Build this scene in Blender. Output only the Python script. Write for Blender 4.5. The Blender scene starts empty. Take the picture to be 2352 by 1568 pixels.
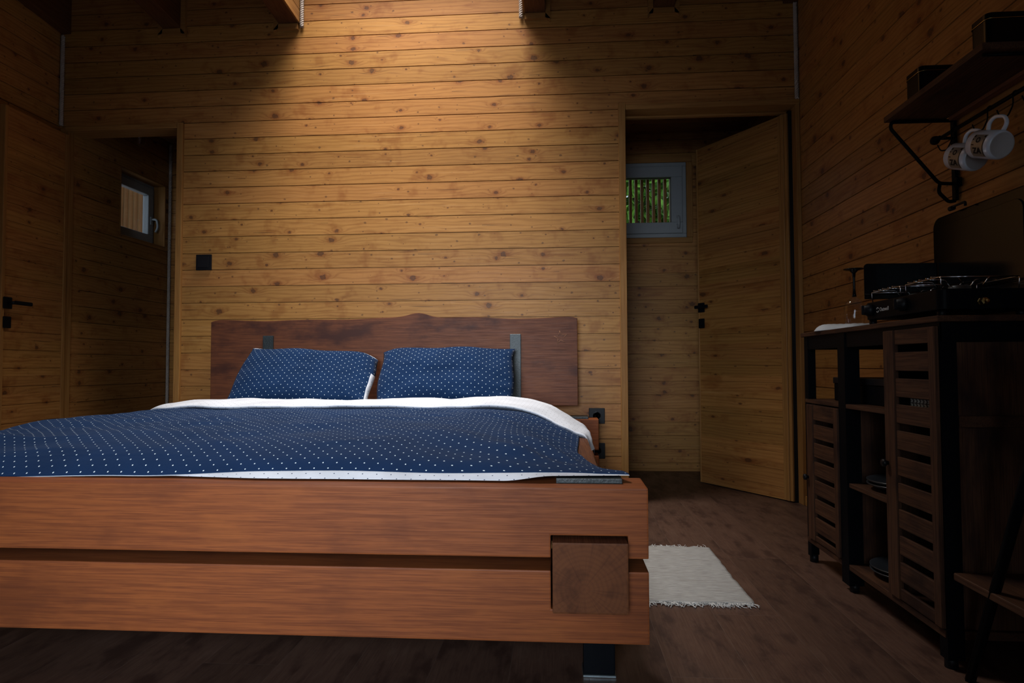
import bpy, bmesh, math, random
from mathutils import Vector, Matrix, noise
random.seed(7)
S = bpy.context.scene
COL = S.collection
PI = math.pi
V = Vector

# ------------------------------------------------------------------ camera
H = 0.744
cam_data = bpy.data.cameras.new('camera'); cam = bpy.data.objects.new('camera', cam_data); COL.objects.link(cam)
S.camera = cam
cam_data.sensor_width = 36.0
cam_data.lens = 36.0 * 1500.0 / 2352.0
cam_data.clip_start = 0.02
_th, _ps, _ph = 0.0366265, 0.0732488, -0.0035248
_f = V((-math.sin(_ps) * math.cos(_th), math.cos(_ps) * math.cos(_th), math.sin(_th)))
_r0 = V((math.cos(_ps), math.sin(_ps), 0)); _u0 = _r0.cross(_f)
_r = _r0 * math.cos(_ph) + _u0 * math.sin(_ph); _u = -_r0 * math.sin(_ph) + _u0 * math.cos(_ph)
cam.matrix_world = Matrix(((_r.x, _u.x, -_f.x, 0), (_r.y, _u.y, -_f.y, 0), (_r.z, _u.z, -_f.z, H), (0, 0, 0, 1)))

# ------------------------------------------------------------------ world, lights, exposure
S.view_settings.view_transform = 'Standard'
S.view_settings.look = 'None'
S.view_settings.gamma = 1.0
S.view_settings.use_curve_mapping = False
S.view_settings.exposure = 0.0
w = bpy.data.worlds.new('daylight'); S.world = w; w.use_nodes = True
w.node_tree.nodes['Background'].inputs[0].default_value = (0.72, 0.86, 1.0, 1)
w.node_tree.nodes['Background'].inputs[1].default_value = 1.15

def area(name, loc, rot, sx, sy, power, col, spread=180):
    l = bpy.data.lights.new(name, 'AREA'); l.shape = 'RECTANGLE'; l.size = sx; l.size_y = sy
    l.energy = power; l.color = col; l.spread = math.radians(spread)
    o = bpy.data.objects.new(name, l); COL.objects.link(o); o.location = loc; o.rotation_euler = rot
    return o
# daylight coming down through the roof window, and in through the glazed doors behind the camera
area('roof_window_daylight', (-0.84, 3.04, 3.62), (0, 0, 0), 1.28, 0.80, 44, (1.0, 0.95, 0.88), 90)
area('terrace_daylight', (-0.72, -1.30, 1.10), (math.radians(82), 0, math.radians(0.8)), 1.4, 1.4, 13.0, (0.80, 0.90, 1.0), 50)
area('added_glint_light', (0.70, -1.34, 1.50), (math.radians(90), 0, math.radians(-4)), 0.14, 0.50, 1.9, (0.72, 0.88, 1.0))  # added lamp, only to give glass, mugs and metal their highlights
S.cycles.diffuse_bounces = 2

# ------------------------------------------------------------------ mesh helpers
def new_bm(): return bmesh.new()

def add_box(bm, x0, x1, y0, y1, z0, z1, bev=0.0, seg=2, mi=0):
    vs = [bm.verts.new(p) for p in ((x0,y0,z0),(x1,y0,z0),(x1,y1,z0),(x0,y1,z0),(x0,y0,z1),(x1,y0,z1),(x1,y1,z1),(x0,y1,z1))]
    fs = [bm.faces.new([vs[i] for i in f]) for f in ((0,3,2,1),(4,5,6,7),(0,1,5,4),(1,2,6,5),(2,3,7,6),(3,0,4,7))]
    for f in fs: f.material_index = mi
    if bev > 0:
        es = list({e for f in fs for e in f.edges})
        bmesh.ops.bevel(bm, geom=es, offset=bev, segments=seg, profile=0.7, affect='EDGES')
    return vs

def add_prism(bm, pts, axis, a0, a1, bev=0.0, seg=2):
    """polygon pts (2D) extruded along axis; axis 'Y': pts=(x,z); 'X': (y,z); 'Z': (x,y)"""
    def mk(p, a):
        return {'Y': (p[0], a, p[1]), 'X': (a, p[0], p[1]), 'Z': (p[0], p[1], a)}[axis]
    A = [bm.verts.new(mk(p, a0)) for p in pts]; B = [bm.verts.new(mk(p, a1)) for p in pts]
    fs = [bm.faces.new(A), bm.faces.new(list(reversed(B)))]
    n = len(pts)
    for i in range(n):
        fs.append(bm.faces.new((A[i], B[i], B[(i+1) % n], A[(i+1) % n])))
    bmesh.ops.recalc_face_normals(bm, faces=fs)
    if bev > 0:
        es = list({e for f in fs for e in f.edges})
        bmesh.ops.bevel(bm, geom=es, offset=bev, segments=seg, profile=0.7, affect='EDGES')

def add_tube(bm, pts, r, n=10, closed=False, cap=True):
    pts = [V(p) for p in pts]; rings = []
    m = len(pts); prev = None
    for i, p in enumerate(pts):
        if closed: t = pts[(i+1) % m] - pts[i-1]
        else: t = pts[min(i+1, m-1)] - pts[max(i-1, 0)]
        t.normalize()
        if prev is None:
            a = V((0,0,1)) if abs(t.z) < 0.9 else V((1,0,0))
            prev = (a - t * a.dot(t)).normalized()
        else:
            prev = (prev - t * prev.dot(t)).normalized()
        b = t.cross(prev); rr = r[i] if isinstance(r, (list, tuple)) else r
        rings.append([bm.verts.new(p + (prev * math.cos(2*PI*k/n) + b * math.sin(2*PI*k/n)) * rr) for k in range(n)])
    for i in range(m if closed else m-1):
        A, B = rings[i], rings[(i+1) % m]
        for k in range(n):
            f = bm.faces.new((A[k], A[(k+1) % n], B[(k+1) % n], B[k])); f.smooth = True
    if cap and not closed:
        bm.faces.new(list(reversed(rings[0]))); bm.faces.new(rings[-1])

def bend(pts, rad=0.01, n=5):
    """round the corners of a polyline"""
    pts = [V(p) for p in pts]; out = [pts[0]]
    for i in range(1, len(pts)-1):
        a, b, c = pts[i-1], pts[i], pts[i+1]
        d1 = (a-b); d2 = (c-b); r = min(rad, d1.length*0.45, d2.length*0.45)
        p1 = b + d1.normalized()*r; p2 = b + d2.normalized()*r
        for k in range(n+1):
            t = k/n; out.append(p1*(1-t)**2 + b*2*t*(1-t) + p2*t*t)
    out.append(pts[-1]); return out

def add_lathe(bm, prof, M=None, n=40, smooth=True):
    M = M or Matrix.Identity(4); rings = []
    for r, z in prof:
        if r < 1e-6: rings.append([bm.verts.new(M @ V((0,0,z)))])
        else: rings.append([bm.verts.new(M @ V((r*math.cos(2*PI*k/n), r*math.sin(2*PI*k/n), z))) for k in range(n)])
    for A, B in zip(rings, rings[1:]):
        for k in range(n):
            k2 = (k+1) % n
            if len(A) == 1 and len(B) == 1: continue
            if len(A) == 1: f = bm.faces.new((A[0], B[k2], B[k]))
            elif len(B) == 1: f = bm.faces.new((A[k], A[k2], B[0]))
            else: f = bm.faces.new((A[k], A[k2], B[k2], B[k]))
            f.smooth = smooth

def rrect(x0, x1, z0, z1, r, n=6, corners=(1,1,1,1)):
    """rounded rectangle; corners: (x0z0, x1z0, x1z1, x0z1)"""
    out = []
    for (cx, cz, a0, fl, px, pz) in ((x0+r,z0+r,PI,corners[0],x0,z0),(x1-r,z0+r,1.5*PI,corners[1],x1,z0),(x1-r,z1-r,0,corners[2],x1,z1),(x0+r,z1-r,.5*PI,corners[3],x0,z1)):
        if not fl: out.append((px, pz)); continue
        for k in range(n+1):
            a = a0 + .5*PI*k/n; out.append((cx + r*math.cos(a), cz + r*math.sin(a)))
    return out

def obj(name, bm, mat, parent=None, smooth=False, mats=None):
    me = bpy.data.meshes.new(name)
    if parent is not None:
        o0 = V((0,0,0)); p = parent
        while p is not None: o0 += p.location; p = p.parent
        bmesh.ops.translate(bm, verts=bm.verts, vec=-o0)
    bm.to_mesh(me); bm.free()
    for m in (mats or [mat]): me.materials.append(m)
    if smooth: me.polygons.foreach_set('use_smooth', [True]*len(me.polygons))
    o = bpy.data.objects.new(name, me); COL.objects.link(o)
    if parent is not None: o.parent = parent
    return o

def thing(name, label, cat, loc=(0,0,0), group=None):
    o = bpy.data.objects.new(name, None); COL.objects.link(o); o.location = loc; o.empty_display_size = 0.05
    return tag(o, label, cat, group)

def tag(o, label, cat, group=None, kind=None):
    o['label'] = label; o['category'] = cat
    if group: o['group'] = group
    if kind: o['kind'] = kind
    return o

def struct(o):
    o['kind'] = 'structure'; return o

def recenter(o, loc):
    """put a single mesh thing's origin at its base"""
    loc = V(loc); o.data.transform(Matrix.Translation(-loc)); o.location = loc; return o

def text_part(name, s, M, size, mat, parent, extrude=0.0004):
    cu = bpy.data.curves.new(name, 'FONT'); cu.body = s; cu.size = size; cu.extrude = extrude
    cu.align_x = 'CENTER'; cu.align_y = 'CENTER'; cu.resolution_u = 3
    tmp = bpy.data.objects.new('tmp', cu); COL.objects.link(tmp)
    bpy.context.view_layer.update()
    dg = bpy.context.evaluated_depsgraph_get()
    me = bpy.data.meshes.new_from_object(tmp.evaluated_get(dg))
    bpy.data.objects.remove(tmp)
    me.transform(M)
    bm = new_bm(); bm.from_mesh(me); bpy.data.meshes.remove(me)
    return obj(name, bm, mat, parent)

# ------------------------------------------------------------------ materials
class NT:
    def __init__(s, name):
        s.m = bpy.data.materials.new(name); s.m.use_nodes = True; s.t = s.m.node_tree
        s.b = s.t.nodes['Principled BSDF']; s.out = s.t.nodes['Material Output']
    def n(s, typ, **kw):
        x = s.t.nodes.new(typ)
        for k, v in kw.items(): setattr(x, k, v)
        return x
    def link(s, a, b): s.t.links.new(a, b)
    def _in(s, sock, v):
        if isinstance(v, (int, float)): sock.default_value = v
        elif isinstance(v, tuple): sock.default_value = v
        else: s.link(v, sock)
    def math(s, op, a, b=None, c=None, clamp=False):
        x = s.n('ShaderNodeMath', operation=op, use_clamp=clamp)
        for i, v in enumerate((a, b, c)):
            if v is not None: s._in(x.inputs[i], v)
        return x.outputs[0]
    def mapr(s, v, a, b, c=0.0, d=1.0, smooth=True):
        x = s.n('ShaderNodeMapRange', interpolation_type='SMOOTHSTEP' if smooth else 'LINEAR')
        s._in(x.inputs[0], v); x.inputs[1].default_value = a; x.inputs[2].default_value = b
        x.inputs[3].default_value = c; x.inputs[4].default_value = d
        return x.outputs[0]
    def comb(s, a, b, c=0.0):
        x = s.n('ShaderNodeCombineXYZ')
        for i, v in enumerate((a, b, c)): s._in(x.inputs[i], v)
        return x.outputs[0]
    def noise(s, vec, scale=1.0, detail=3.0, rough=0.5):
        x = s.n('ShaderNodeTexNoise'); s.link(vec, x.inputs['Vector'])
        x.inputs['Scale'].default_value = scale; x.inputs['Detail'].default_value = detail; x.inputs['Roughness'].default_value = rough
        return x.outputs['Fac']
    def mix(s, f, a, b, blend='MIX'):
        x = s.n('ShaderNodeMix', data_type='RGBA', blend_type=blend)
        s._in(x.inputs[0], f); s._in(x.inputs[6], a); s._in(x.inputs[7], b)
        return x.outputs[2]
    def coord(s, which='Object'):
        x = s.n('ShaderNodeTexCoord'); return x.outputs[which]
    def sep(s, v):
        x = s.n('ShaderNodeSeparateXYZ'); s.link(v, x.inputs[0]); return x.outputs
    def bump(s, h, strength=0.3, dist=0.002):
        x = s.n('ShaderNodeBump'); x.inputs['Strength'].default_value = strength; x.inputs['Distance'].default_value = dist
        s.link(h, x.inputs['Height']); s.link(x.outputs[0], s.b.inputs['Normal'])

def c4(c): return (c[0], c[1], c[2], 1.0)

def plain(name, col, rough=0.5, metal=0.0, spec=0.5, bump=0, bscale=300, coat=0.0, var=0.12):
    t = NT(name); t.b.inputs['Roughness'].default_value = rough
    t.b.inputs['Metallic'].default_value = metal; t.b.inputs['Specular IOR Level'].default_value = spec
    t.b.inputs['Coat Weight'].default_value = coat
    co = t.coord(); nz = t.noise(co, 9, 4)
    c = t.mix(t.mapr(nz, .3, .7), c4([x*(1-var) for x in col]), c4([min(1, x*(1+var)) for x in col]))
    t.link(c, t.b.inputs['Base Color'])
    if bump: t.bump(t.noise(co, bscale, 3), bump, 0.002)
    return t.m

PITCH = 0.0955; PHASE = 1.585
def pine(name, u='X', light=(0.375,0.178,0.050), dark=(0.195,0.076,0.018), knot=(0.070,0.032,0.017), pitch=PITCH, phase=PHASE, seed=0.0, vaxis='Z', rough=0.42, knots=1.0):
    """varnished pine boards running along axis u, stacked along vaxis, every board with its own grain and knots"""
    t = NT(name); co = t.coord(); s = t.sep(co)
    U = s['XYZ'.index(u)]; W = s['XYZ'.index(vaxis)]
    vv = t.math('DIVIDE', t.math('SUBTRACT', W, phase), pitch)
    pid = t.math('FLOOR', vv); fr = t.math('SUBTRACT', vv, pid)
    wn = t.n('ShaderNodeTexWhiteNoise', noise_dimensions='1D'); t.link(t.math('ADD', pid, seed+0.5), wn.inputs['W'])
    rnd = wn.outputs['Value']; off = t.math('MULTIPLY', rnd, 37.0)
    uo = t.math('ADD', U, off)
    vm = t.math('MULTIPLY', fr, pitch)
    # knots
    def knot_layer(cu, cv, r0, r1, pw, sd):
        vec = t.comb(t.math('DIVIDE', uo, cu), t.math('ADD', t.math('DIVIDE', vm, cv), sd))
        vo = t.n('ShaderNodeTexVoronoi', voronoi_dimensions='2D'); t.link(vec, vo.inputs['Vector'])
        vo.inputs['Scale'].default_value = 1.0; vo.inputs['Randomness'].default_value = 0.9
        a = t.sep(vec); b = t.sep(vo.outputs['Position'])
        du = t.math('MULTIPLY', t.math('SUBTRACT', a[0], b[0]), cu*0.8); dv = t.math('MULTIPLY', t.math('SUBTRACT', a[1], b[1]), cv)
        d = t.math('SQRT', t.math('ADD', t.math('MULTIPLY', du, du), t.math('MULTIPLY', dv, dv)))
        rc = t.sep(vo.outputs['Color'])[0]
        rad = t.math('ADD', t.math('MULTIPLY', t.math('POWER', rc, pw), (r1-r0)*knots), r0*knots)
        return t.math('DIVIDE', d, rad), t.math('DIVIDE', du, rad), t.math('DIVIDE', dv, rad), rc
    wob = t.math('MULTIPLY', t.math('SUBTRACT', t.noise(t.comb(t.math('MULTIPLY', uo, 70), t.math('MULTIPLY', W, 70)), 1, 3), .5), 1.9)
    q1, du1, dv1, rc1 = knot_layer(0.26, 0.062, 0.0003, 0.0150, 3.0, 3.1)
    q2, du2, dv2, rc2 = knot_layer(0.12, 0.040, 0.0001, 0.0062, 3.0, 8.7)
    q1 = t.math('ADD', q1, wob); q2 = t.math('ADD', q2, wob)
    k1 = t.mapr(q1, 0.75, 1.15, 1, 0); k2 = t.mapr(q2, 0.6, 1.3, 1, 0)
    k = t.math('MAXIMUM', k1, t.math('MULTIPLY', k2, .8))
    # elongated halo for swirling grain around big knots
    hd = t.math('SQRT', t.math('ADD', t.math('POWER', t.math('MULTIPLY', du1, .28), 2), t.math('POWER', t.math('MULTIPLY', dv1, .55), 2)))
    halo = t.math('POWER', 2.718, t.math('MULTIPLY', t.math('MULTIPLY', hd, hd), -1.0))
    sm = t.noise(t.comb(t.math('MULTIPLY', uo, 4.2), t.math('MULTIPLY', vm, 22), t.math('MULTIPLY', rnd, 9)), 1, 4, .6)
    warp = t.noise(t.comb(t.math('MULTIPLY', uo, 1.6), t.math('MULTIPLY', vm, 9), off), 1, 3, .55)
    ph = t.math('ADD', t.math('ADD', t.math('MULTIPLY', vm, 95), t.math('MULTIPLY', warp, 9.0)), t.math('MULTIPLY', halo, 4.5))
    band = t.math('PINGPONG', ph, 1.0)
    band = t.mapr(band, 0.35, 1.0, 0, 1)
    fine = t.noise(t.comb(t.math('MULTIPLY', uo, 9), t.math('MULTIPLY', vm, 620), off), 1, 3, .65)
    base = t.mix(t.math('MULTIPLY', band, 0.42), c4([x*1.04 for x in light]), c4(dark))
    base = t.mix(t.mapr(fine, .35, .75, 0, .38), base, c4(dark))
    base = t.mix(t.mapr(sm, .50, .78, 0, .55), base, c4([dark[0]*.86, dark[1]*.66, dark[2]*.55]))
    base = t.mix(t.mapr(sm, .42, .24, 0, .35), base, c4([min(1, x*1.22) for x in light]))
    base = t.mix(t.math('MULTIPLY', t.math('MULTIPLY', halo, t.mapr(rc1, .55, .9)), .45), base, c4([dark[0]*.85, dark[1]*.6, dark[2]*.6]))
    smv = t.noise(t.comb(t.math('MULTIPLY', uo, 7.5), t.math('MULTIPLY', vm, 7), t.math('ADD', off, 5.0)), 1, 3, .6)
    base = t.mix(t.mapr(smv, .54, .72, 0, .50), base, c4([dark[0]*.95, dark[1]*.75, dark[2]*.65]))
    ls = t.noise(t.comb(t.math('MULTIPLY', uo, 2.4), t.math('MULTIPLY', t.math('ADD', vm, t.math('MULTIPLY', halo, .006)), 85), off), 1, 2, .5)
    base = t.mix(t.mapr(ls, .60, .74, 0, .40), base, c4([min(1, light[0]*1.28), light[1]*1.42, light[2]*1.8]))
    # rare drying cracks
    cv = t.comb(t.math('DIVIDE', t.math('ADD', uo, 11.0), 1.1), t.math('ADD', pid, .5))
    vo = t.n('ShaderNodeTexVoronoi', voronoi_dimensions='2D'); t.link(cv, vo.inputs['Vector']); vo.inputs['Randomness'].default_value = .0
    cc = t.sep(vo.outputs['Color']); px_ = t.sep(vo.outputs['Position'])
    cdu = t.math('ADD', t.math('MULTIPLY', t.math('SUBTRACT', t.sep(cv)[0], px_[0]), 1.1), t.math('MULTIPLY', t.math('SUBTRACT', cc[0], .5), .7))
    cdv = t.math('ADD', t.math('SUBTRACT', vm, t.math('MULTIPLY', cc[1], pitch)), t.math('MULTIPLY', t.math('SUBTRACT', warp, .5), .03))
    wid = t.math('SUBTRACT', .0011, t.math('MULTIPLY', t.math('MULTIPLY', cdu, cdu), .16))
    crack = t.math('MULTIPLY', t.math('LESS_THAN', t.math('ABSOLUTE', cdv), wid), t.math('GREATER_THAN', cc[2], .55))
    base = t.mix(t.math('MULTIPLY', crack, .85), base, c4([knot[0]*.5, knot[1]*.5, knot[2]*.5]))
    khalo = t.mapr(q1, 1.0, 2.2, .40, 0)
    base = t.mix(t.math('MULTIPLY', khalo, t.mapr(rc1, .3, .7)), base, c4([dark[0]*.9, dark[1]*.65, dark[2]*.6]))
    base = t.mix(t.math('MULTIPLY', k, .80), base, c4(knot))
    ring = t.mapr(t.math('PINGPONG', t.math('MULTIPLY', q1, 3.0), 1.0), 0, 1, 0, .35)
    base = t.mix(t.math('MULTIPLY', ring, k1), base, c4(dark))
    hv = t.n('ShaderNodeHueSaturation'); t.link(base, hv.inputs['Color'])
    t.link(t.math('ADD', t.math('MULTIPLY', rnd, .26), .87), hv.inputs['Value'])
    wn2 = t.n('ShaderNodeTexWhiteNoise', noise_dimensions='1D'); t.link(t.math('ADD', pid, seed+7.5), wn2.inputs['W'])
    t.link(t.math('ADD', t.math('MULTIPLY', wn2.outputs['Value'], .008), .4945), hv.inputs['Hue'])
    t.link(hv.outputs[0], t.b.inputs['Base Color'])
    t.link(t.mapr(fine, .2, .8, rough-.06, rough+.14), t.b.inputs['Roughness'])
    t.b.inputs['Specular IOR Level'].default_value = 0.22
    t.bump(t.math('ADD', fine, t.math('MULTIPLY', k, -1.0)), .18, .0012)
    return t.m

def solidwood(name, u='X', a=(0.22,0.075,0.030), b=(0.11,0.034,0.015), rough=0.46, scale=1.0, spec=.16, ends=False, stain=.8):
    """one thick piece of stained wood with grain along u"""
    t = NT(name); co = t.coord(); s = t.sep(co)
    others = [i for i in range(3) if 'XYZ'[i] != u]
    U = s['XYZ'.index(u)]; P = s[others[0]]; Q = s[others[1]]
    warp = t.noise(t.comb(t.math('MULTIPLY', U, 1.3), t.math('MULTIPLY', P, 6), t.math('MULTIPLY', Q, 6)), scale, 3)
    ph = t.math('ADD', t.math('MULTIPLY', t.math('ADD', Q, t.math('MULTIPLY', P, .35)), 85*scale), t.math('MULTIPLY', warp, 10))
    band = t.mapr(t.math('PINGPONG', ph, 1.0), .25, 1, 0, 1)
    fine = t.noise(t.comb(t.math('MULTIPLY', U, 7), t.math('MULTIPLY', P, 300), t.math('MULTIPLY', Q, 300)), scale, 3, .65)
    blot = t.noise(t.comb(t.math('MULTIPLY', U, 4), t.math('MULTIPLY', P, 8), t.math('MULTIPLY', Q, 8)), scale, 4, .6)
    c = t.mix(t.math('MULTIPLY', band, .30), c4(a), c4(b))
    c = t.mix(t.mapr(fine, .40, .66, 0, .68), c, c4(b))
    c = t.mix(t.mapr(blot, .48, .72, 0, stain), c, c4([b[0]*.85, b[1]*.9, b[2]*1.05]))
    c = t.mix(t.mapr(blot, .45, .28, 0, .25), c, c4([a[0]*1.35, a[1]*1.45, a[2]*1.2]))
    t.link(c, t.b.inputs['Base Color'])
    t.link(t.mapr(fine, .2, .8, rough-.05, rough+.12), t.b.inputs['Roughness'])
    t.b.inputs['Specular IOR Level'].default_value = spec
    t.bump(fine, .22, .001)
    return t.m

def endgrain(name, cx, cz, a, b):
    t = NT(name); co = t.coord(); s = t.sep(co)
    dx = t.math('SUBTRACT', s[0], cx); dz = t.math('SUBTRACT', s[2], cz)
    nz = t.noise(co, 14, 3)
    r = t.math('ADD', t.math('SQRT', t.math('ADD', t.math('MULTIPLY', dx, dx), t.math('MULTIPLY', dz, dz))), t.math('MULTIPLY', nz, .012))
    ring = t.mapr(t.math('PINGPONG', t.math('MULTIPLY', r, 190), 1), .2, 1)
    ang = t.math('ARCTAN2', dz, dx)
    ray = t.noise(t.comb(t.math('MULTIPLY', ang, 9), t.math('MULTIPLY', r, 6)), 1, 4, .7)
    blot = t.noise(co, 22, 3)
    c = t.mix(t.math('MULTIPLY', ring, .20), c4(a), c4(b))
    c = t.mix(t.mapr(ray, .45, .75, 0, .6), c, c4(b))
    c = t.mix(t.mapr(blot, .45, .75, 0, .55), c, c4([x*.7 for x in b]))
    t.link(c, t.b.inputs['Base Color']); t.b.inputs['Roughness'].default_value = .6; t.b.inputs['Specular IOR Level'].default_value = .15
    t.bump(t.noise(co, 260, 3), .3, .001)
    return t.m

def dotted(name, ground, dot, pitch=0.036, r=0.0019, wrinkle=True):
    t = NT(name); uv = t.coord('UV')
    def layer(o):
        v = t.n('ShaderNodeVectorMath', operation='ADD'); t.link(uv, v.inputs[0]); v.inputs[1].default_value = (o, o, 0)
        s = t.sep(v.outputs[0])
        def w(x): 
            y = t.math('FRACT', t.math('ADD', t.math('DIVIDE', x, pitch), 1000.0))
            return t.math('MULTIPLY', t.math('SUBTRACT', y, .5), pitch)
        a, b = w(s[0]), w(s[1])
        return t.math('SQRT', t.math('ADD', t.math('MULTIPLY', a, a), t.math('MULTIPLY', b, b)))
    d = t.math('MINIMUM', layer(0.0), layer(pitch/2))
    m = t.mapr(d, r*.8, r*1.1, 1, 0)
    co = t.coord()
    nz = t.noise(co, 7, 3)
    g = t.mix(t.mapr(nz, .3, .7), c4([x*.9 for x in ground]), c4([min(1, x*1.08) for x in ground]))
    c = t.mix(m, g, c4(dot)); t.link(c, t.b.inputs['Base Color'])
    t.b.inputs['Roughness'].default_value = .9; t.b.inputs['Specular IOR Level'].default_value = .10
    t.b.inputs['Sheen Weight'].default_value = .035; t.b.inputs['Sheen Tint'].default_value = (.55,.65,1,1)
    hb = t.math('ADD', t.noise(co, 26, 4, .6), t.math('MULTIPLY', t.noise(co, 700, 2), .12))
    t.bump(hb, .35, .006)
    return t.m

def glass(name, col=(1,1,1), thin=True, rough=0.0):
    t = NT(name)
    if thin:
        tr = t.n('ShaderNodeBsdfTransparent'); tr.inputs[0].default_value = c4([x*.93 for x in col])
        gl = t.n('ShaderNodeBsdfGlossy'); gl.inputs['Roughness'].default_value = rough
        lw = t.n('ShaderNodeLayerWeight'); lw.inputs['Blend'].default_value = .5
        frs = t.math('ADD', t.math('MULTIPLY', t.math('POWER', lw.outputs['Facing'], 5.0), .92), .045)
        nz = t.noise(t.coord(), 3, 1)
        fac = t.math('ADD', frs, t.math('MULTIPLY', nz, .01))
        mx = t.n('ShaderNodeMixShader'); t.link(fac, mx.inputs[0]); t.link(tr.outputs[0], mx.inputs[1]); t.link(gl.outputs[0], mx.inputs[2])
        t.link(mx.outputs[0], t.out.inputs[0])
    return t.m

PINE_BACK = pine('pine_boards_back', 'X')
PINE_SIDE = pine('pine_boards_side', 'Y', seed=20)
PINE_FAR = pine('pine_boards_far', 'X', seed=40)
PINE_BATH = pine('pine_boards_bathroom', 'Y', seed=60)
PINE_CEIL = pine('pine_boards_ceiling', 'X', vaxis='Y', phase=0, seed=80)
DOOR_L = pine('pine_boards_door_left', 'Y', pitch=.0955, phase=.03, seed=100, knots=.8)
DOOR_R = pine('pine_boards_door_right', 'X', pitch=.0955, phase=.01, seed=120, knots=.8)
TRIM_V = solidwood('pine_trim_upright', 'Z', a=(0.34,0.165,0.050), b=(0.22,0.092,0.024), scale=.6, stain=.3)
TRIM_H = solidwood('pine_trim_level', 'X', a=(0.34,0.165,0.050), b=(0.22,0.092,0.024), scale=.6, stain=.3)
TRIM_Y = solidwood('pine_trim_rafter', 'Y', a=(0.30,0.145,0.045), b=(0.19,0.080,0.022), scale=.6, stain=.3)
BEAM = solidwood('red_brown_beam_wood', 'X', a=(0.255,0.073,0.022), b=(0.125,0.033,0.012), stain=.55)
RAIL = solidwood('shaded_red_brown_rail_wood', 'Y', a=(0.095,0.032,0.014), b=(0.050,0.017,0.009))  # beam wood made darker: shade beside the duvet put into the colour
HEADB = solidwood('brown_headboard_wood', 'X', a=(0.150,0.050,0.022), b=(0.062,0.021,0.013), stain=1.0)
ENDG = endgrain('log_end_grain', 0.972, .245, (0.135,0.046,0.017), (0.060,0.019,0.009))
STEEL = plain('black_hammered_steel', (0.020,0.027,0.030), .42, .2, .5, bump=.5, bscale=160)
BLACK = plain('black_painted_metal', (0.0028,0.0034,0.005), .45, 0.0, .06, bump=.1)
BLACKP = plain('black_plastic', (0.006,0.006,0.008), .45, 0, .2)
GLOSSB = plain('glossy_black_enamel', (0.003,0.003,0.004), .16, 0, .22)
CHROME = plain('chrome_wire', (0.75,0.75,0.78), .15, 1.0, .5)
BRASS = plain('brass', (0.65,0.45,0.16), .25, 1.0, .5)
ZINC = plain('bright_steel_edge', (0.35,0.42,0.46), .35, 1.0)
RUSTIC = solidwood('rustic_brown_board', 'Y', a=(0.085,0.038,0.020), b=(0.024,0.011,0.008), rough=.5, stain=1.0)
RUSTICV = solidwood('rustic_brown_board_upright', 'Z', a=(0.085,0.038,0.020), b=(0.024,0.011,0.008), rough=.5, stain=1.0)
NAVY = dotted('navy_cotton_white_dots', (0.0038,0.0185,0.060), (0.60,0.68,0.74))
WHITE = dotted('white_cotton_navy_dots', (0.56,0.58,0.64), (0.015,0.025,0.07), r=.0018)
SHEET = plain('white_sheet', (0.72,0.74,0.78), .8, 0, .2, bump=.2, bscale=40)
CERAM = plain('white_ceramic', (0.62,0.66,0.74), .18, 0, .5, coat=.4, var=.03)
CERAMB = plain('raw_ceramic_base', (0.42,0.40,0.40), .8, 0, .3, bump=.3, bscale=500)
TANP = plain('tan_print', (0.20,0.165,0.125), .3)
INK = plain('dark_print', (0.012,0.008,0.008), .6, 0, .1)
CREAM = plain('pale_logo', (0.55,0.55,0.55), .5)
PVC = plain('white_pvc', (0.27,0.29,0.31), .35, 0, .5, var=.03)
CLOTH = plain('white_quilted_cotton', (0.62,0.66,0.70), .85, 0, .2, bump=.8, bscale=180)
ROPE = plain('pale_hemp_rope', (0.40,0.34,0.30), .85, 0, .2, bump=.6, bscale=400)
GLASS = glass('clear_glass')
GREY = plain('dark_grey_stoneware', (0.018,0.022,0.028), .3, 0, .5)
def wick_mat():
    t = NT('pale_woven_reed'); s = t.sep(t.coord())
    a = t.math('ADD', s[0], s[1]); zig = t.math('PINGPONG', t.math('MULTIPLY', s[2], 1.0), .006)
    st = t.math('PINGPONG', t.math('MULTIPLY', t.math('ADD', a, zig), 120), 1)
    rowl = t.math('PINGPONG', t.math('MULTIPLY', s[2], 166), 1)
    m = t.math('MULTIPLY', t.mapr(st, .15, .6), t.mapr(rowl, .05, .35))
    t.link(t.mix(m, (.05,.05,.04,1), (.62,.63,.55,1)), t.b.inputs['Base Color']); t.b.inputs['Roughness'].default_value = .8
    t.bump(m, .5, .003); return t.m
WICK = wick_mat()
RED = plain('red_mark', (0.5,0.02,0.02), .4)

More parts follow.
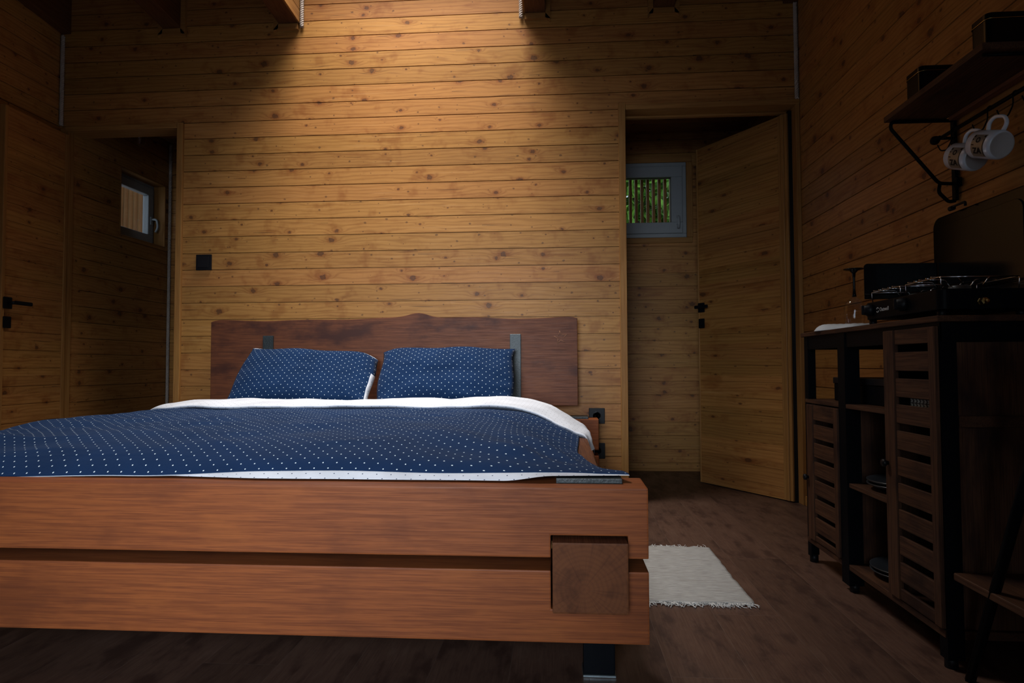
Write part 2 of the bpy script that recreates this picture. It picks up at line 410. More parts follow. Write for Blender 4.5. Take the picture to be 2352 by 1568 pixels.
def floor_mat():
    t = NT('dark_laminate_floor'); co = t.coord(); s = t.sep(co)
    W = .193; L = 1.28
    a = t.math('DIVIDE', t.math('SUBTRACT', s[0], .066), W); pid = t.math('FLOOR', a); fr = t.math('SUBTRACT', a, pid)
    wn = t.n('ShaderNodeTexWhiteNoise', noise_dimensions='1D'); t.link(pid, wn.inputs['W'])
    b = t.math('ADD', t.math('DIVIDE', s[1], L), t.math('MULTIPLY', wn.outputs[0], 5)); bid = t.math('FLOOR', b); fb = t.math('SUBTRACT', b, bid)
    wn2 = t.n('ShaderNodeTexWhiteNoise', noise_dimensions='2D'); t.link(t.comb(pid, bid), wn2.inputs['Vector']); r = wn2.outputs['Value']
    off = t.math('MULTIPLY', r, 30)
    sm = t.noise(t.comb(t.math('MULTIPLY', s[0], 16), t.math('MULTIPLY', s[1], 5.5), off), 1, 5, .62)
    fine = t.noise(t.comb(t.math('MULTIPLY', s[0], 260), t.math('MULTIPLY', s[1], 9), off), 1, 3, .6)
    c = t.mix(t.mapr(fine, .3, .7), (0.100,0.054,0.038,1), (0.070,0.035,0.025,1))
    c = t.mix(t.mapr(sm, .48, .66, 0, .9), c, (0.040,0.018,0.013,1))
    c = t.mix(t.mapr(sm, .45, .25, 0, .5), c, (0.125,0.075,0.056,1))
    ex = t.math('MINIMUM', fr, t.math('SUBTRACT', 1, fr)); ey = t.math('MINIMUM', fb, t.math('SUBTRACT', 1, fb))
    edge = t.math('MINIMUM', t.math('MULTIPLY', ex, W), t.math('MULTIPLY', ey, L))
    g = t.mapr(edge, .0, .0022, 1, 0)
    c = t.mix(t.math('MULTIPLY', g, .30), c, (0.13,0.088,0.07,1))
    hv = t.n('ShaderNodeHueSaturation'); t.link(c, hv.inputs['Color']); t.link(t.math('ADD', t.math('MULTIPLY', r, .28), .86), hv.inputs['Value'])
    t.link(hv.outputs[0], t.b.inputs['Base Color'])
    t.link(t.mapr(sm, .2, .8, .36, .52), t.b.inputs['Roughness']); t.b.inputs['Specular IOR Level'].default_value = .4
    t.bump(t.math('ADD', t.math('MULTIPLY', fine, .25), t.math('MULTIPLY', g, -1)), .3, .001)
    return t.m
FLOORM = floor_mat()

# ------------------------------------------------------------------ plank walls
GW, GD = 0.0046, 0.010
def plank_face(bm, kind, const, nrm, u0, u1, v0, v1, pitch=PITCH, phase=PHASE, gd=GD):
    """grooved boarding; kind 'XZ' (faces Y), 'YZ' (faces X), 'XY' (faces Z, boards stacked along Y)"""
    def P(u, v, d):
        c = const - nrm*d
        return {'XZ': (u, c, v), 'YZ': (c, u, v), 'XY': (u, v, c)}[kind]
    k0 = math.floor((v0-phase)/pitch); k1 = math.ceil((v1-phase)/pitch)
    pr = []
    for k in range(k0, k1+1):
        g = phase + k*pitch
        pr += [(g-GW/2, 0), (g-GW/4, gd), (g+GW/4, gd), (g+GW/2, 0)]
    prof = [(v0, 0)] + [(v, d) for v, d in pr if v0+1e-4 < v < v1-1e-4] + [(v1, 0)]
    A = [bm.verts.new(P(u0, v, d)) for v, d in prof]; B = [bm.verts.new(P(u1, v, d)) for v, d in prof]
    for i in range(len(prof)-1):
        bm.faces.new((A[i], B[i], B[i+1], A[i+1]))

def plank_wall(name, mat, kind, const, nrm, rects, thick=.09, **kw):
    bm = new_bm()
    for (u0, u1, v0, v1) in rects:
        plank_face(bm, kind, const, nrm, u0, u1, v0, v1, **kw)
        c0, c1 = sorted((const - nrm*(GD+.002), const - nrm*thick))
        if kind == 'XZ': add_box(bm, u0, u1, c0, c1, v0, v1)
        elif kind == 'YZ': add_box(bm, c0, c1, u0, u1, v0, v1)
        else: add_box(bm, u0, u1, v0, v1, c0, c1)
    return struct(obj(name, bm, mat))

D = 3.6; XL = -2.93; XR = 1.30; YF = -1.4; TOP = 3.35
LD = (-2.868, -2.203, 2.126)      # left doorway x0,x1,top
RD = (0.367, 1.276, 2.150)        # right doorway
plank_wall('wall_back', PINE_BACK, 'XZ', D, -1, [(XL, LD[0]-.004, 0, LD[2]+.004), (LD[1]+.004, RD[0]-.004, 0, LD[2]+.004), (RD[1]+.004, XR, 0, LD[2]+.004),
           (XL, RD[0]-.004, LD[2]+.004, TOP), (RD[0]-.004, RD[1]+.004, RD[2]+.004, TOP), (RD[1]+.004, XR, LD[2]+.004, TOP)], thick=.10)
plank_wall('wall_right', PINE_SIDE, 'YZ', XR, -1, [(YF, 5.0, 0, TOP)])
plank_wall('wall_left', PINE_SIDE, 'YZ', XL, 1, [(YF, D, 0, TOP)])
# wall behind the camera with the wide glazed terrace doors
plank_wall('wall_front', PINE_BACK, 'XZ', YF, 1, [(XL, -1.50, 0, TOP), (0.05, .61, 0, TOP), (.79, XR, 0, TOP), (.61, .79, 0, 1.21), (.61, .79, 1.79, TOP), (-1.50, 0.05, 1.80, TOP), (-1.50, 0.05, 0, .15)])
bm = new_bm(); add_box(bm, -3.3, 1.6, -1.6, 5.3, -.06, 0); struct(obj('floor', bm, FLOORM))

# back rooms
FY = 4.68; BY = 4.585; XBATH = -2.870
WINR = (0.235, 0.90, 1.647, 2.183)
plank_wall('wall_far_right', PINE_FAR, 'XZ', FY, -1, [(-.6, WINR[0], 0, 2.4), (WINR[1], XR, 0, 2.4), (WINR[0], WINR[1], 0, WINR[2]), (WINR[0], WINR[1], WINR[3], 2.4)], thick=.12)
plank_wall('wall_far_left', PINE_FAR, 'XZ', BY, -1, [(XBATH-.17, -.7, 0, 2.4)])
WL = (4.045, 4.543, 1.606, 2.066)
plank_wall('wall_bathroom_left', PINE_BATH, 'YZ', XBATH, 1, [(D+.031, WL[0], 0, 2.4), (WL[1], BY, 0, 2.4), (WL[0], WL[1], 0, WL[2]), (WL[0], WL[1], WL[3], 2.4)], thick=.17)
bm = new_bm(); add_box(bm, -.70, -.60, D+.101, FY, 0, 2.4); struct(obj('wall_partition', bm, PINE_BATH))
bm = new_bm(); add_box(bm, XL-.1, XR+.1, D+.101, 5.1, 2.401, 2.45); struct(obj('ceiling_back_rooms', bm, PINE_CEIL))

# sloping ceiling with the roof-window opening, and the rafters under it
SL = 0.075
def zc(y, z0): return z0 + SL*(D-y)
def slope_box(bm, x0, x1, y0, y1, z0, z1, bev=0.0):
    vs = [bm.verts.new(p) for p in ((x0,y0,zc(y0,z0)),(x1,y0,zc(y0,z0)),(x1,y1,zc(y1,z0)),(x0,y1,zc(y1,z0)),(x0,y0,zc(y0,z1)),(x1,y0,zc(y0,z1)),(x1,y1,zc(y1,z1)),(x0,y1,zc(y1,z1)))]
    fs = [bm.faces.new([vs[i] for i in f]) for f in ((0,3,2,1),(4,5,6,7),(0,1,5,4),(1,2,6,5),(2,3,7,6),(3,0,4,7))]
    if bev: bmesh.ops.bevel(bm, geom=list({e for f in fs for e in f.edges}), offset=bev, segments=1, affect='EDGES')
SK = (-1.487, -0.188, 2.45, 3.56)
bm = new_bm()
for r in ((XL-.1, SK[0], YF-.1, D+.1), (SK[1], XR+.1, YF-.1, D+.1), (SK[0], SK[1], YF-.1, SK[2]), (SK[0], SK[1], SK[3], D+.1)):
    slope_box(bm, r[0], r[1], r[2], r[3], 2.94, 2.99)
struct(obj('ceiling', bm, PINE_CEIL))
# lining boards of the roof-window shaft
bm = new_bm()
z0 = 2.99
add_box(bm, SK[0]-.02, SK[0], SK[2]-.02, SK[3]+.02, z0-.02, 3.64); add_box(bm, SK[1], SK[1]+.02, SK[2]-.02, SK[3]+.02, z0-.02, 3.64)
add_box(bm, SK[0], SK[1], SK[2]-.02, SK[2], z0+.03, 3.64); add_box(bm, SK[0], SK[1], SK[3], SK[3]+.02, z0-.02, 3.64)
struct(obj('trim_roof_window_shaft', bm, TRIM_Y))
bm = new_bm(); add_box(bm, SK[0]-.05, SK[1]+.05, SK[2]-.05, SK[3]+.05, 3.65, 3.66); struct(obj('window_roof', bm, GLASS))
RAFM = solidwood('dark_rafter_wood', 'Y', a=(0.115,0.048,0.019), b=(0.065,0.025,0.011), scale=.6, stain=.3)
RAF = [(-2.99,-2.875), (-2.30,-2.19), (-1.605,-1.490), (-.185,-.070), (.525,.640), (1.225,1.34)]
for i, (a, b) in enumerate(RAF):
    bm = new_bm(); slope_box(bm, a, b, YF, D-.001, 2.712, 2.938, .003)
    o = struct(obj('ceiling_rafter', bm, RAFM))
for (a, b) in ((-1.490, -1.481), (-.194, -.185)):
    for k in range(3):
        bm = new_bm(); slope_box(bm, a, b, SK[2], D-.003, 2.714+k*.0755, 2.7875+k*.0755, .001); struct(obj('trim_shaft_lining', bm, TRIM_Y))
for i, (a, b) in enumerate(RAF[1:5]):
    bm = new_bm()
    if i != 1: add_prism(bm, [(b, 2.685), (b+.028, 2.665), (b+.028, 2.94), (b, 2.94)], 'Y', D-.022, D-.0005)
    if i != 2: add_prism(bm, [(a-.028, 2.665), (a, 2.685), (a, 2.94), (a-.028, 2.94)], 'Y', D-.022, D-.0005)
    add_prism(bm, [(a-(.0 if i == 2 else .028), 2.678), (b+(.0 if i == 1 else .028), 2.678), (b, 2.711), (a, 2.711)], 'Y', D-.022, D-.0005)
    struct(obj('trim_rafter_end', bm, TRIM_H))

# door linings and casings
def trims(name, boxes, mat, bev=.002):
    bm = new_bm()
    for b in boxes: add_box(bm, *b, bev=bev, seg=1)
    return struct(obj(name, bm, mat))
Y0, Y1 = D-.018, D+.115
trims('trim_1', [(LD[1]-.002, LD[1]+.034, Y0, Y1, 0, LD[2]+.03)], TRIM_V)
trims('trim_2', [(LD[0]-.016, LD[0]+.004, Y0, D+.030, 0, LD[2])], TRIM_V)
trims('trim_3', [(LD[0]-.020, LD[1]-.003, Y0, Y1, LD[2], LD[2]+.028)], TRIM_H)
trims('trim_4', [(RD[0]-.038, RD[0], Y0, Y1, 0, RD[2]+.04)], TRIM_V)
trims('trim_5', [(RD[1]+.001, RD[1]+.023, Y0, Y1, 0, RD[2])], TRIM_V)
trims('trim_6', [(RD[0]+.001, RD[1]+.023, Y0, Y1, RD[2], RD[2]+.028)], TRIM_H)
trims('trim_7', [(RD[0]+.001, RD[1], D+.085, Y1-.002, RD[2]-.012, RD[2])], TRIM_H)
# white quarter strip and small base boards
trims('baseboard_right', [(XR-.014, XR, 2.62, D-.02, 0, .05)], solidwood('pine_trim_depth', 'Y', a=(0.34,0.165,0.050), b=(0.22,0.092,0.024), scale=.6, stain=.3))
trims('baseboard_far', [(-.6, 1.0, FY-.013, FY-.0005, 0, .018)], TRIM_H)

# ------------------------------------------------------------------ door leaves
def lever(parent, c, face, along, up=(0,0,1), L=.115):
    """square rose, lever, key rose. c: centre of rose on the leaf face; face: outward unit; along: lever direction unit"""
    c = V(c); n = V(face); a = V(along); u = V(up)
    def blk(bm, ce, sa, su, sn, bev=.002):
        vs = []
        for k in (0, 1):
            for (i, j) in ((-1,-1),(1,-1),(1,1),(-1,1)): vs.append(bm.verts.new(ce + a*sa*i + u*su*j + n*(sn*k)))
        fs = [bm.faces.new([vs[i] for i in f]) for f in ((0,3,2,1),(4,5,6,7),(0,1,5,4),(1,2,6,5),(2,3,7,6),(3,0,4,7))]
        bmesh.ops.recalc_face_normals(bm, faces=fs)
        bmesh.ops.bevel(bm, geom=list({e for f in fs for e in f.edges}), offset=bev, segments=2, affect='EDGES')
    bm = new_bm(); blk(bm, c, .026, .030, .010)
    r = obj('handle_rose', bm, BLACKP, parent)
    bm = new_bm(); add_tube(bm, [c+n*.008, c+n*.052], .009, 12); blk(bm, c + a*(L/2-.010) + n*.045, L/2, .010, .013, .003)
    obj('door_handle', bm, BLACKP, parent)
    bm = new_bm(); blk(bm, c - u*.10, .024, .030, .008); add_tube(bm, [c-u*.10+n*.007, c-u*.10+n*.012], .008, 12)
    obj('key_rose', bm, BLACKP, parent)

# left leaf, folded back almost flat against the left wall
d1 = thing('door_1', 'x', 'x', (-2.862, D-.022, 0)); del d1['label']; del d1['category']; d1['kind'] = 'structure'
fa = V((-2.842, 3.115)); ha = V((-2.862, D-.025))
dv = (fa-ha).normalized(); nn = V((-dv.y, dv.x)); nn = nn if nn.x > 0 else -nn
def leaf(name, mat, h, dvec, nrm, L, z0, z1, parent, thick=.042, stile=.03, bead=False):
    """plank panel + frame; h hinge point 2D (front face), dvec along leaf, nrm toward the seen face"""
    def P(s, d, z): q = h + dvec*s + nrm*d; return (q.x, q.y, z)
    bm = new_bm()
    k0 = z0; prof = [(z0, 0)]
    z = math.ceil((z0+.02)/PITCH)*PITCH - .0255
    while z < z1-.03:
        prof += [(z-.0018, 0), (z-.001, -.004), (z+.001, -.004), (z+.0018, 0)]; z += PITCH
    prof.append((z1, 0))
    A = [bm.verts.new(P(stile, d, zz)) for zz, d in prof]; B = [bm.verts.new(P(L-(.010 if bead else stile), d, zz)) for zz, d in prof]
    for i in range(len(prof)-1): bm.faces.new((A[i], B[i], B[i+1], A[i+1]))
    o = obj('door_panel', bm, mat, parent)
    def slab(bm, s0, s1, da, db, za, zb, bev=.002):
        vs = [bm.verts.new(P(s, d, zz)) for zz in (za, zb) for (s, d) in ((s0,da),(s1,da),(s1,db),(s0,db))]
        fs = [bm.faces.new([vs[i] for i in f]) for f in ((0,3,2,1),(4,5,6,7),(0,1,5,4),(1,2,6,5),(2,3,7,6),(3,0,4,7))]
        bmesh.ops.recalc_face_normals(bm, faces=fs)
        bmesh.ops.bevel(bm, geom=list({e for f in fs for e in f.edges}), offset=bev, segments=1, affect='EDGES')
    bm = new_bm()
    fs_ = .010 if bead else stile
    slab(bm, 0, stile, -thick, .006, z0, z1); slab(bm, L-fs_, L, -thick, .006, z0, z1)
    if bead: slab(bm, stile*.30, stile*.62, .0058, .013, z0, z1, .003)
    slab(bm, stile, L-fs_, -thick, -.006, z0, z1)
    obj('door_frame', bm, TRIM_V, parent)
leaf('door_1', DOOR_L, ha, dv, nn, (fa-ha).length, .012, 2.098, d1, stile=.022)
n3 = V((nn.x, nn.y, 0)); a3 = V((-dv.x, -dv.y, 0))
hp = fa - dv*.036 + nn*.006
lever(d1, (hp.x, hp.y, 1.075), n3, a3)

# right leaf, opened into the room behind
d2 = thing('door_2', 'x', 'x', (1.245, D+.06, 0)); del d2['label']; del d2['category']; d2['kind'] = 'structure'
ha = V((1.252, D+.045)); fa = V((0.884, 4.235)); dv = (fa-ha).normalized(); nn = V((dv.y, -dv.x)); nn = nn if nn.y < 0 else -nn
leaf('door_2', DOOR_R, ha, dv, nn, (fa-ha).length, .006, 2.125, d2, stile=.060, bead=True)
n3 = V((nn.x, nn.y, 0)); a3 = V((-dv.x, -dv.y, 0))
hp = fa - dv*.036 + nn*.006
lever(d2, (hp.x, hp.y, 1.105), n3, a3, L=.11)
# black strip filling the gap between the leaf and its jamb
bm = new_bm(); add_box(bm, 1.258, RD[1]+.001, D+.045, D+.075, 0, RD[2]-.012); obj('door_gap_strip', bm, BLACKP, d2)

# ------------------------------------------------------------------ windows
def xz_frame(bm, x0, x1, z0, z1, y0, y1, wd, bev=.003):
    add_box(bm, x0, x1, y0, y1, z0, z0+wd, bev, 1); add_box(bm, x0, x1, y0, y1, z1-wd, z1, bev, 1)
    add_box(bm, x0, x0+wd, y0, y1, z0+wd, z1-wd, bev, 1); add_box(bm, x1-wd, x1, y0, y1, z0+wd, z1-wd, bev, 1)
def yz_frame(bm, y0, y1, z0, z1, x0, x1, wd, bev=.003):
    add_box(bm, x0, x1, y0, y1, z0, z0+wd, bev, 1); add_box(bm, x0, x1, y0, y1, z1-wd, z1, bev, 1)
    add_box(bm, x0, x1, y0, y0+wd, z0+wd, z1-wd, bev, 1); add_box(bm, x0, x1, y1-wd, y1, z0+wd, z1-wd, bev, 1)
w1 = thing('window_1', 'x', 'x', (.57, FY, WINR[2])); del w1['label']; del w1['category']; w1['kind'] = 'structure'
bm = new_bm(); xz_frame(bm, WINR[0], WINR[1], WINR[2], WINR[3], FY-.012, FY+.05, .028); obj('window_frame', bm, PVC, w1)
bm = new_bm(); xz_frame(bm, WINR[0]+.028, WINR[1]-.028, WINR[2]+.028, WINR[3]-.028, FY-.022, FY+.04, .078); obj('window_sash', bm, PVC, w1)
bm = new_bm(); add_box(bm, WINR[0]+.10, WINR[1]-.10, FY+.01, FY+.014, WINR[2]+.10, WINR[3]-.10); obj('glass_pane', bm, GLASS, w1)
bm = new_bm(); xz_frame(bm, WINR[0]+.100, WINR[1]-.100, WINR[2]+.100, WINR[3]-.100, FY-.004, FY+.016, .007, 0); obj('glazing_gasket', bm, BLACKP, w1)
bm = new_bm(); add_box(bm, .826, .846, FY-.034, FY-.022, 1.735, 1.80, .003); add_tube(bm, bend([(.836,FY-.03,1.785),(.836,FY-.062,1.785),(.838,FY-.062,1.735),(.836,FY-.050,1.705)], .012), .0085, 10)
obj('window_handle', bm, PVC, w1)
trims('trim_8', [(WINR[0]-.04, WINR[1]+.04, FY-.014, FY-.0005, WINR[2]-.040, WINR[2]-.001), (WINR[0]-.04, WINR[1]+.04, FY-.014, FY-.0005, WINR[3]+.001, WINR[3]+.05)], TRIM_H)
trims('trim_9', [(WINR[1]+.001, WINR[1]+.045, FY-.014, FY-.0005, WINR[2], WINR[3])], TRIM_V)

w2 = thing('window_2', 'x', 'x', (XBATH-.1, 4.29, WL[2])); del w2['label']; del w2['category']; w2['kind'] = 'structure'
xa = XBATH-.13
bm = new_bm(); yz_frame(bm, WL[0], WL[1], WL[2], WL[3], xa, xa+.045, .03); obj('window_frame', bm, PVC, w2)
bm = new_bm(); yz_frame(bm, WL[0]+.03, WL[1]-.03, WL[2]+.03, WL[3]-.03, xa+.01, xa+.055, .058); obj('window_sash', bm, PVC, w2)
bm = new_bm(); add_box(bm, xa+.02, xa+.024, WL[0]+.08, WL[1]-.08, WL[2]+.08, WL[3]-.08); obj('glass_pane', bm, GLASS, w2)
bm = new_bm(); add_box(bm, xa+.054, xa+.064, 4.473, 4.498, 1.767, 1.825, .003); add_tube(bm, bend([(xa+.06,4.486,1.806),(xa+.10,4.486,1.806),(xa+.105,4.491,1.748),(xa+.09,4.486,1.713)], .02), .008, 10)
obj('window_handle', bm, PVC, w2)
trims('trim_10', [(XBATH-.12, XBATH+.001, WL[1]-.012, WL[1], WL[2], WL[3]), (XBATH-.12, XBATH+.001, WL[0], WL[0]+.012, WL[2], WL[3])], TRIM_V)
trims('trim_11', [(XBATH-.12, XBATH+.001, WL[0], WL[1], WL[2]-.0, WL[2]+.010), (XBATH-.12, XBATH+.001, WL[0], WL[1], WL[3]-.010, WL[3])], TRIM_Y)
# terrace doors behind the camera
w3 = thing('window_3', 'x', 'x', (-.75, YF, 0)); del w3['label']; del w3['category']; w3['kind'] = 'structure'
bm = new_bm(); xz_frame(bm, -1.50, .05, .15, 1.80, YF-.06, YF, .05); add_box(bm, -.76, -.69, YF-.06, YF, .20, 1.75)
obj('window_frame', bm, PVC, w3)
bm = new_bm(); add_box(bm, -1.45, 0.0, YF-.03, YF-.025, .20, 1.75); obj('glass_pane', bm, GLASS, w3)
w4 = thing('window_added_for_glints', 'x', 'x', (.70, YF, 1.21)); del w4['label']; del w4['category']; w4['kind'] = 'structure'  # invented narrow window, an opening for the added highlight lamp
bm = new_bm(); xz_frame(bm, .61, .79, 1.21, 1.79, YF-.05, YF, .02); obj('window_frame', bm, PVC, w4)
bm = new_bm(); add_box(bm, .63, .77, YF-.03, YF-.025, 1.23, 1.77); obj('glass_pane', bm, GLASS, w4)

# ------------------------------------------------------------------ slatted screens and trees outside
SLAT = solidwood('weathered_slat_wood', 'Z', a=(0.46,0.25,0.10), b=(0.28,0.13,0.05), stain=.3)
scr = thing('slat_screen', 'vertical wooden slat screen outside the small green-lit window', 'screen', (.55, 4.93, 1.4))
for k in range(15):
    x = .27 + k*.0430
    bm = new_bm(); add_box(bm, x, x+.020, 4.93, 4.965, 1.42, 2.5, .002, 1); obj('slat', bm, SLAT, scr)
for z in (1.42, 2.42):
    bm = new_bm(); add_prism(bm, [(.2,4.80),(.24,4.80),(.24,4.966),(.96,4.966),(.96,4.80),(1.0,4.80),(1.0,4.99),(.2,4.99)], 'Z', z, z+.06); obj('screen_rail', bm, SLAT, scr)
scr = thing('slat_screen', 'pale vertical slat screen outside the narrow bathroom window with the white handle', 'screen', (-3.3, 4.45, 1.4))
for k in range(13):
    y = 4.20 + k*.056
    bm = new_bm(); add_box(bm, -3.29, -3.235, y, y+.018, 1.42, 2.5, .002, 1); obj('slat', bm, SLAT, scr)
for z in (1.42, 2.42):
    bm = new_bm(); add_prism(bm, [(-3.32,4.15),(-3.041,4.15),(-3.041,4.19),(-3.291,4.19),(-3.291,4.92),(-3.041,4.92),(-3.041,4.96),(-3.32,4.96)], 'Z', z, z+.06); obj('screen_rail', bm, SLAT, scr)

def leafmat():
    t = NT('leaf_green'); nz = t.noise(t.coord(), 5, 4, .7)
    c = t.mix(t.mapr(nz, .35, .65), (0.04,0.15,0.012,1), (0.24,0.50,0.06,1)); t.link(c, t.b.inputs['Base Color'])
    t.b.inputs['Roughness'].default_value = .6; return t.m
LEAF = leafmat(); BARK = plain('bark', (.08,.055,.04), .9, bump=.8, bscale=30)
def tree(loc, h, r, label, seed):
    rnd = random.Random(seed); t = thing('leafy_tree', label, 'tree', loc, 'trees outside the small window')
    bm = new_bm(); add_tube(bm, [V(loc), V(loc)+V((.05,0,h*.4)), V(loc)+V((0,.05,h*.85))], [.12,.09,.03], 8); obj('trunk', bm, BARK, t)
    bm = new_bm(); c = V(loc)+V((0,0,h*.60))
    for k in range(17000):
        d = V((rnd.gauss(0,1), rnd.gauss(0,1), rnd.gauss(0,1))).normalized() * (r*(.45+.55*rnd.random()**.5))
        d.z *= h*.45/r; d *= 1 + .25*noise.noise(d*1.7+V((seed,0,0)))
        p = c + d; a = V((rnd.gauss(0,1), rnd.gauss(0,1), rnd.gauss(0,1))).normalized(); b = a.orthogonal().normalized()
        L = .06+.04*rnd.random(); W = L*.6
        q = [p-a*L, p+b*W, p+a*L, p-b*W]; bm.faces.new([bm.verts.new(x) for x in q])
    obj('crown', bm, LEAF, t)
tree((1.0, 9.0, -.3), 5.4, 1.6, 'leafy green tree right outside the slatted small window, nearest to it', 3)
tree((1.5, 13.9, -.3), 6.8, 2.6, 'leafy green tree standing farther off, behind the nearer one outside the small window', 9)
bm = new_bm(); add_box(bm, -14, 14, 5.4, 22, -.35, -.30); struct(obj('ground_outside', bm, plain('grass_ground', (.05,.10,.02), .9)))

# ------------------------------------------------------------------ bed
CX = -.921
bed = thing('bed', 'heavy reddish-brown timber double bed with wide headboard under the dotted bedding', 'bed', (CX, 2.55, 0))
def mir(x): return 2*CX - x
XB = .199
def notched(z0, z1, nz0, nz1, top_open):
    """front outline of a cross beam with the two halved joints for the side logs"""
    n = [(-.024, .152), (mir(.152), mir(-.024))]
    if top_open:   # notch in the top edge
        return [(mir(XB), z0), (XB, z0), (XB, z1), (n[0][1], z1), (n[0][1], nz0), (n[0][0], nz0), (n[0][0], z1), (n[1][1], z1), (n[1][1], nz0), (n[1][0], nz0), (n[1][0], z1), (mir(XB), z1)]
    return [(mir(XB), z0), (n[1][0], z0), (n[1][0], nz1), (n[1][1], nz1), (n[1][1], z0), (n[0][0], z0), (n[0][0], nz1), (n[0][1], nz1), (n[0][1], z0), (XB, z0), (XB, z1), (mir(XB), z1)]
for (ya, yb, nm) in ((1.521, 1.668, 'foot_beam'), (3.440, 3.578, 'head_beam')):
    bm = new_bm(); add_prism(bm, notched(.302, .4615, 0, .353, False), 'Y', ya, yb, .004, 2); obj(nm, bm, BEAM, bed)
    bm = new_bm(); add_prism(bm, notched(.110, .273, .186, 0, True), 'Y', ya, yb, .004, 2); obj(nm, bm, BEAM, bed)
for (a, b) in ((-.020, .149), (mir(.149), mir(-.020))):
    bm = new_bm(); add_box(bm, a, b, 1.481, 3.575, .190, .3475, .004)
    bm.normal_update()
    for f in bm.faces: f.material_index = 1 if abs(f.normal.y) > .95 else 0
    obj('side_log', bm, None, bed, mats=[RAIL, ENDG])
for (a, b) in ((-.018, .103), (mir(.103), mir(-.018))):
    bm = new_bm(); add_box(bm, a, b, 1.669, 3.439, .349, .4615, .003); obj('side_rail', bm, RAIL, bed)
bm = new_bm()
for k in range(14):
    y = 1.74 + k*.125; add_box(bm, mir(-.02), -.02, y, y+.07, .262, .282)
obj('slatted_base', bm, TRIM_H, bed)
for (a, b) in ((-.011, .146), (mir(.146), mir(-.011))):
    for (ya, yb) in ((1.578, 1.668), (3.455, 3.575)):
        bm = new_bm(); add_box(bm, a, b, ya, yb, .4617, .4735, .002); obj('corner_plate', bm, STEEL, bed)
for (a, b) in ((.052, .127), (mir(.127), mir(.052))):
    for y in (1.60, 3.47):
        bm = new_bm(); add_box(bm, a, b, y, y+.055, .006, .111, .003); o = obj('leg', bm, BLACK, bed)
        bm = new_bm(); add_box(bm, a-.002, b+.002, y-.006, y+.060, 0, .006, .001, 1); obj('foot_plate', bm, ZINC, o)
# headboard with a live upper edge
pts = [(-1.939, .53), (.094, .53), (.094, .990)]
pts = [(-1.936, .529), (.094, .529)]
top = []
N = 90
for k in range(N+1):
    x = .094 - (.094+1.936)*k/N
    z = 1.0 + .004*math.sin(x*5.1) + .003*math.sin(x*13+1) + .027*math.exp(-((x+.765)/.075)**2) + .006*math.exp(-((x+.55)/.25)**2)
    if k < 2: z -= .010*(1-k/2)**2
    if k > N-3: z -= .014*((k-N+3)/3)**2
    top.append((x, z))
bm = new_bm(); add_prism(bm, pts + top, 'Y', 3.497, 3.540, .003, 2); hb = obj('headboard', bm, HEADB, bed)
# carved star
bm = new_bm(); sc = V((.003, .893)); prev = None; star = []
for k in range(10):
    r = .034 if k % 2 == 0 else .015; a = PI/2 + k*PI/5 + .12
    star.append((sc.x + r*math.cos(a), 3.4965, sc.y + r*math.sin(a)))
for k in range(10):
    if k in (1, 6): continue
    p, q = V(star[k]), V(star[(k+1) % 10]); add_tube(bm, [p, q + (q-p)*.12], .0008, 6)
o = obj('carved_star', bm, plain('carved_line_wood', (.30,.13,.06), .6), hb); o['label'] = 'small five-pointed star scratched in the headboard'
for x in (-.238, mir(-.238)):
    bm = new_bm(); add_box(bm, x-.0295, x+.0295, 3.486, 3.4968, .571, .912, .0015, 1); o = obj('headboard_plate', bm, STEEL, bed)
    bm = new_bm(); add_box(bm, x-.03, x+.03, 3.541, 3.572, .462, .90); obj('headboard_post', bm, STEEL, bed)

# mattress
bm = new_bm(); add_box(bm, mir(-.065), -.065, 1.70, 3.43, .284, .484, .04, 4)
mt = tag(recenter(obj('mattress', bm, SHEET, smooth=True), (CX, 2.56, .284)), 'white mattress lying inside the timber bed frame under the duvet', 'mattress')

# ---- cloth surfaces from control nets
def cr(p0, p1, p2, p3, t):
    return 0.5*((2*p1) + (p2-p0)*t + (2*p0-5*p1+4*p2-p3)*t*t + (-p0+3*p1-3*p2+p3)*t**3)
def refine(row, n):
    out = []
    m = len(row)
    for i in range(m-1):
        a, b, c, d = row[max(i-1,0)], row[i], row[i+1], row[min(i+2,m-1)]
        for k in range(n): out.append(cr(a, b, c, d, k/n))
    out.append(row[-1]); return out
def net(rows, nu, nv):
    R = [refine([V(p) for p in r], nu) for r in rows]
    cols = [refine([R[i][j] for i in range(len(R))], nv) for j in range(len(R[0]))]
    return [[cols[j][i] for j in range(len(cols))] for i in range(len(cols[0]))]
def grid_obj(name, G, mat, parent=None, uvfn=None, thick=0.0, flip=False, uv_off=(0,0), mats=None, mi=None):
    bm = new_bm(); uvl = bm.loops.layers.uv.new('UVMap')
    ny, nx = len(G), len(G[0])
    # arc-length coordinates
    mid = ny//2; us = [0.0]
    for j in range(1, nx): us.append(us[-1] + (G[mid][j]-G[mid][j-1]).length)
    midx = nx//2; vs_ = [0.0]
    for i in range(1, ny): vs_.append(vs_[-1] + (G[i][midx]-G[i-1][midx]).length)
    VV = [[bm.verts.new(G[i][j]) for j in range(nx)] for i in range(ny)]
    for i in range(ny-1):
        for j in range(nx-1):
            idx = [(i,j),(i,j+1),(i+1,j+1),(i+1,j)]
            if flip: idx.reverse()
            f = bm.faces.new([VV[a][b] for a, b in idx]); f.smooth = True
            if mi: f.material_index = mi(i/(ny-1), j/(nx-1))
            for l, (a, b) in zip(f.loops, idx): l[uvl].uv = (us[b]+uv_off[0], vs_[a]+uv_off[1])
    o = obj(name, bm, mat, parent, mats=mats)
    if thick:
        m = o.modifiers.new('thickness', 'SOLIDIFY'); m.thickness = thick; m.offset = -1 if not flip else -1
    return o
